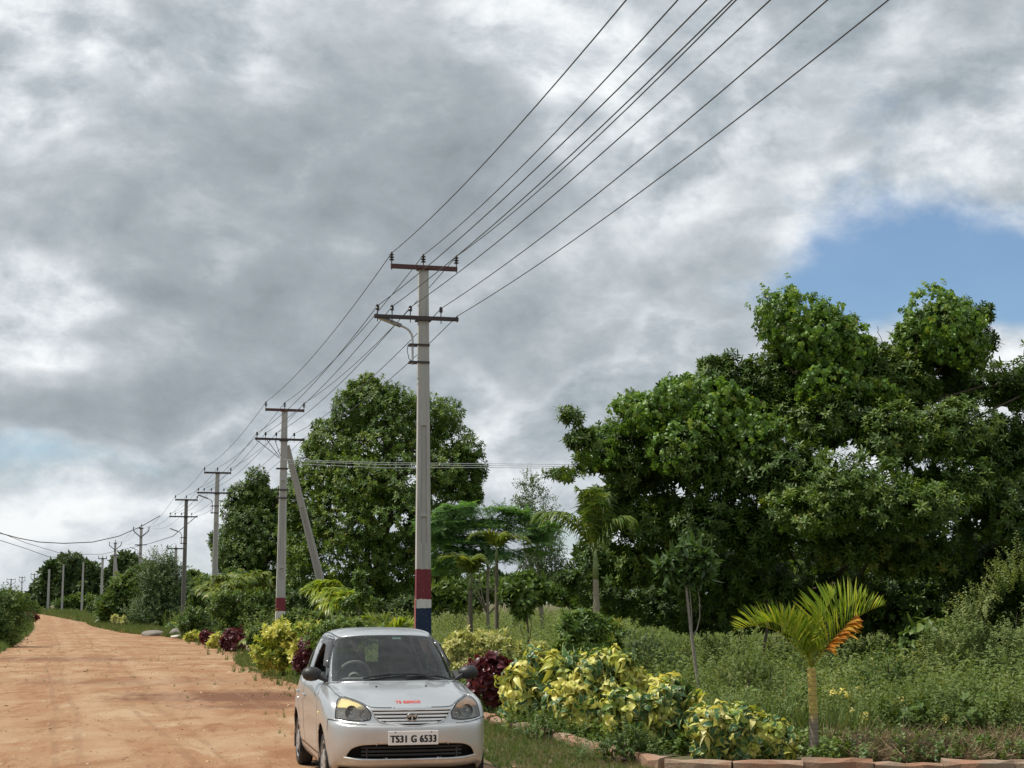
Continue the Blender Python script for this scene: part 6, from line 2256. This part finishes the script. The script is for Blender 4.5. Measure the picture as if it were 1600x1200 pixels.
# open ground deep under the huge mango
k = ~((y > 30) & (y < 37) & (x > 4.0) & (r.uniform(0, 1, len(x)) < .3))
stuff('weeds', 'tall tangled green weeds filling the field', 'weeds', T_WEED, x[k], y[k], np.clip(sc[k], .2, 1.0), .25, WEED, 301, np.clip(.42 + .30 * vnoise(x[k], y[k], 2, .16) + r.normal(size=k.sum()) * .16, 0, 1))
x, y = field(3800, 20, 40, .6, r, 1700, 1.4)
k = vnoise(x, y, 5, .18) > .25
stuff('weeds', 'broader leaved weeds among the tall ones', 'weeds', T_WEED2, x[k], y[k], r.uniform(.35, .95, k.sum()), .3, BUSH, 302, np.clip(.6 + r.normal(size=k.sum()) * .2, 0, 1))
x, y = field(7000, 46, 130, .4, r, 1200, 1.2)
stuff('weeds', 'far weeds across the flat field', 'weeds', T_WEED, x, y, r.uniform(.6, 1.3, len(x)), .3, WEED, 303, np.clip(.5 + .2 * vnoise(x, y, 6, .05) + r.normal(size=len(x)) * .15, 0, 1))
x, y = field(5200, 19.2, 44, .5, r, 1720, 1.4)
k = vnoise(x, y, 31, .16) > .0
stuff('grass', 'tall loose grass clumps between the weeds', 'grass', T_TUFT, x[k], y[k], (.55 + .2 * vnoise(x[k], y[k], 32, .2)) * r.uniform(.6, 1.3, k.sum()), .3, GRASS, 315, np.clip(.55 + .2 * vnoise(x[k], y[k], 33, .2) + r.normal(size=k.sum()) * .2, 0, 1))
# drier brown weeds on the right
x, y = field(5200, 18.9, 27, .5, r, 1720, 1.3)
k = (x > 5.3 + vnoise(x, y, 8, .2)) | ((y < 20.2) & (x > 3.6))
x, y = x[k], y[k]
stuff('dry_weeds', 'dead brown stalks among the weeds on the right', 'dry weeds', T_DRY, x, y, np.where(y < 20.5, .35, .7) * r.uniform(.6, 1.3, len(x)), .5, DRY, 304)
x, y = r.uniform(3.7, 9.5, 2600), r.uniform(17.1, 18.9, 2600)
stuff('dry_twigs', 'cut dry twigs and straw heaped on the corner bed', 'dry twigs', T_DRY, x, y, r.uniform(.2, .55, 2600), .9, DRY, 305, z=.1, lie=.45)
x, y = r.uniform(3.3, 9.5, 1700), r.uniform(17.0, 19.2, 1700)
stuff('weeds', 'small green weeds sprouting through the twigs', 'weeds', T_WEED2, x, y, r.uniform(.12, .36, 1700), .4, BUSH, 306, np.clip(.6 + r.normal(size=1700) * .25, 0, 1), z=.08)
# verge grass between the road and the kerb
d = np.concatenate([r.uniform(16.2, 30, 6500), r.uniform(30, 52, 2600), r.uniform(74, 125, 5200)])
lo = np.interp(d, [16, 20, 24, 30, 36, 42, 48, 52, 70, 76, 90, 110, 126], [-1.75, -1.3, -1.2, -1.2, -1.5, -1.7, -1.4, -.6, -.6, -.9, -2.9, -3.2, -2.6])
u_ = r.uniform(0, 1, len(d))
x = road_line(d) + lo * u_ - .05
k = vnoise(x, d, 9, .3) > -.75 + .75 * (u_ - .3)
far_ = np.interp(d, [16, 30, 60, 120], [.10, .13, .28, .6])
stuff('grass', 'rough green verge grass along the kerb', 'grass', T_TUFT, x[k], d[k], far_[k] * r.uniform(.5, 1.25, k.sum()), .3, GRASS, 307, np.clip(.60 + .2 * vnoise(x[k], d[k], 10, .3) + r.normal(size=k.sum()) * .2, 0, 1))
d = r.uniform(16.9, 32, 800)
x = road_line(d) - r.uniform(.05, .7, 800) ** 1.3
k = vnoise(x, d, 12, .35) > .15
stuff('weeds', 'leafy weeds growing against the kerb face', 'weeds', T_WEED, x[k], d[k], r.uniform(.2, .42, k.sum()), .35, BUSH, 308, np.clip(.5 + r.normal(size=k.sum()) * .2, 0, 1))
d = r.uniform(16.3, 30, 1500)
x = road_line(d) - r.uniform(0, 1.5, 1500)
stuff('dry_grass', 'dead straw among the verge grass beside the car', 'dry grass', T_DRY, x, d, r.uniform(.08, .2, 1500), .8, DRY, 316, lie=.6)
for k, (lab, lst, d0) in enumerate((('leafy green weed clump before the kerb under the large drooping yellow shrub', [(858, 1140, 26, 22), (838, 1150, 22, 16), (880, 1150, 22, 18)], 20.5),
                                    ('leafy green weed clump hiding the kerb where it starts to curve', [(985, 1160, 26, 24), (965, 1172, 22, 18), (1010, 1175, 24, 18)], 17.6),
                                    ('bushy dark weed in the field behind the dark glossy shrub', [(1010, 1010, 34, 26), (985, 1020, 26, 20), (1035, 1022, 30, 20)], 25.5),
                                    ('leafy weed clump right of the thin young tree', [(1170, 1045, 36, 24), (1140, 1055, 28, 18), (1200, 1058, 30, 18)], 22.5),
                                    ('leafy weed clump just right of the yellow palm crown', [(1390, 1050, 36, 26), (1420, 1060, 30, 22), (1355, 1062, 28, 18)], 21.8),
                                    ('bright green weed clump above the twig heap', [(1470, 1100, 36, 22), (1500, 1110, 28, 18), (1440, 1112, 30, 16)], 20.4))):
    shrub('weed_clump', lab, 'weeds', lst, d0, 260, .15, T_WEED2, (BUSH, BUSH, BLUEBUSH, WEED, BUSH, BUSH)[k], 500 + k, 'weed clumps in field and kerb', .9, .3, gap=.1)
# planted bed floor between the shrubs
d = r.uniform(18.3, 95, 5200)
x = road_line(d) + r.uniform(.15, 2.2, 5200)
stuff('weeds', 'low weeds between the planted shrubs', 'weeds', T_WEED2, x, d, np.interp(d, [18, 40, 95], [.35, .5, .9]) * r.uniform(.5, 1.2, 5200), .35, BUSH, 309, np.clip(.45 + r.normal(size=5200) * .2, 0, 1))
d = r.uniform(105, 290, 5200)
x = road_line(d) - .011 * np.clip(d - 230, 0, None) ** 2 - np.interp(d, [105, 126, 140, 200, 300], [2.6, 2.0, 1.8, 2, 2]) + np.abs(r.normal(size=5200)) * 3.5 - .3
stuff('grass', 'far rough grass beside the road bend', 'grass', T_TUFT, x, d, np.interp(d, [105, 290], [.55, 1.2]) * r.uniform(.5, 1.3, 5200), .3, GRASS, 313)
# left verge
d = np.concatenate([r.uniform(44, 75, 2600), r.uniform(75, 190, 3000)])
le = road_line(d) - np.interp(d, [2, 30, 54, 78, 120, 200, 300], [11.5, 10.5, 9.6, 9.2, 8.2, 7.5, 7.0])
x = le + .7 - np.abs(r.normal(size=len(d))) * 2.6
stuff('grass', 'rough grass along the left edge of the road', 'grass', T_TUFT, x, d, np.interp(d, [44, 80, 190], [.35, .55, 1.1]) * r.uniform(.5, 1.3, len(d)), .3, GRASS, 310, np.clip(.4 + r.normal(size=len(d)) * .2, 0, 1))
d = np.concatenate([r.uniform(29, 42, 700), r.uniform(48, 77, 450)])
x = road_line(d) - np.abs(r.normal(size=len(d))) * np.where(d < 45, .8, .55) + .05
k = vnoise(x, d, 19, .2) > -.3
stuff('grass', 'patchy taller grass at the kerb foot left of the car', 'grass', T_TUFT, x[k], d[k], np.where(d[k] < 45, .30, .34) * r.uniform(.5, 1.3, k.sum()), .35, GRASS, 314, np.clip(.45 + r.normal(size=k.sum()) * .2, 0, 1))
# sparse tufts on the sand
d = np.concatenate([r.uniform(20, 44, 420), r.uniform(18, 60, 220)])
x = road_line(d) - np.concatenate([np.abs(r.normal(size=420)) * 1.0 + .8, r.uniform(2, 9.5, 220)])
k = vnoise(x, d, 14, .22) > .35
stuff('grass', 'sparse small tufts on the sandy road', 'grass', T_TUFT, x[k], d[k], r.uniform(.06, .14, k.sum()), .5, GRASS, 311)
# grit on the road
bm = bmesh.new()
bmesh.ops.create_icosphere(bm, subdivisions=1, radius=1)
Vp = np.array([v.co[:] for v in bm.verts])
Fp = np.array([[v.index for v in f.verts] for f in bm.faces])
bm.free()
T_PEB = []
for k in range(4):
    q = Vp * R0.uniform(.6, 1.2, 3) * (1, 1, .6) * R0.uniform(.8, 1.2, (len(Vp), 1))
    T_PEB.append(dict(V=q, F=Fp, E=np.zeros(len(q)), T=np.zeros(len(q)), R=np.full(len(q), .5)))
PEB = leaf_mat('road_grit', [(0, (0.20, 0.11, 0.06)), (.5, (0.42, 0.27, 0.15)), (1, (0.60, 0.48, 0.34))], 0.0, .9, spec=.2)
d = 17 + 50 * r.uniform(0, 1, 2600) ** 1.8
x = road_line(d) - r.uniform(.3, 9.5, len(d))
stuff('gravel', 'small stones and clods scattered over the sand', 'gravel', T_PEB, x, d, np.interp(d, [17, 60], [.008, .018]) * np.exp(r.normal(size=len(d)) * .5), .3, PEB, 312, z=.008)

# yellow flowering sprigs in the weeds
T_FL = [rosette(R0, 6, 1.0, .5, el=(-.1, .7), droop=(.1, .4), prof=OVAL, cols=3) for k in range(3)]
for k, (px, py, d, lab) in enumerate(((1322, 1080, 20.6, 'tallest sprig of yellow flowers right of the palm trunk'), (1414, 1098, 20.8, 'small yellow flower sprig in the middle of the right weeds'),
                                      (1464, 1091, 20.9, 'small yellow flower sprig right of the middle one'), (1345, 1122, 19.9, 'yellow flower sprig low in the weeds beside the twig heap'),
                                      (1309, 1140, 19.6, 'lowest yellow flower sprig near the back kerb'), (1478, 1128, 19.8, 'yellow flower cluster in the leafy clump above the twigs'))):
    p_ = at(px, py, d)
    ro = empty('flower_sprig', (p_[0], d, 0))
    tag(ro, lab, 'flower', 'yellow flower sprigs in the weeds')
    rr2 = np.random.default_rng(400 + k)
    n = 9
    q = np.stack([rr2.normal(size=n) * .10, rr2.normal(size=n) * .08, p_[2] + rr2.normal(size=n) * .035], 1)
    scatter('petals', T_FL, q, rr2.normal(size=(n, 3)) * .5 + np.array((0, 0, 1)), .055 * rr2.uniform(.7, 1.2, n), FLOWER, ro, 410 + k)
    m_ = MB()
    for j in range(n):
        m_.tube([(q[j][0] * .2, q[j][1] * .2, 0), (q[j][0] * .5, q[j][1] * .5, q[j][2] * .6), q[j]], .005, 4)
    m_.build('stem', PT_GREEN, ro)
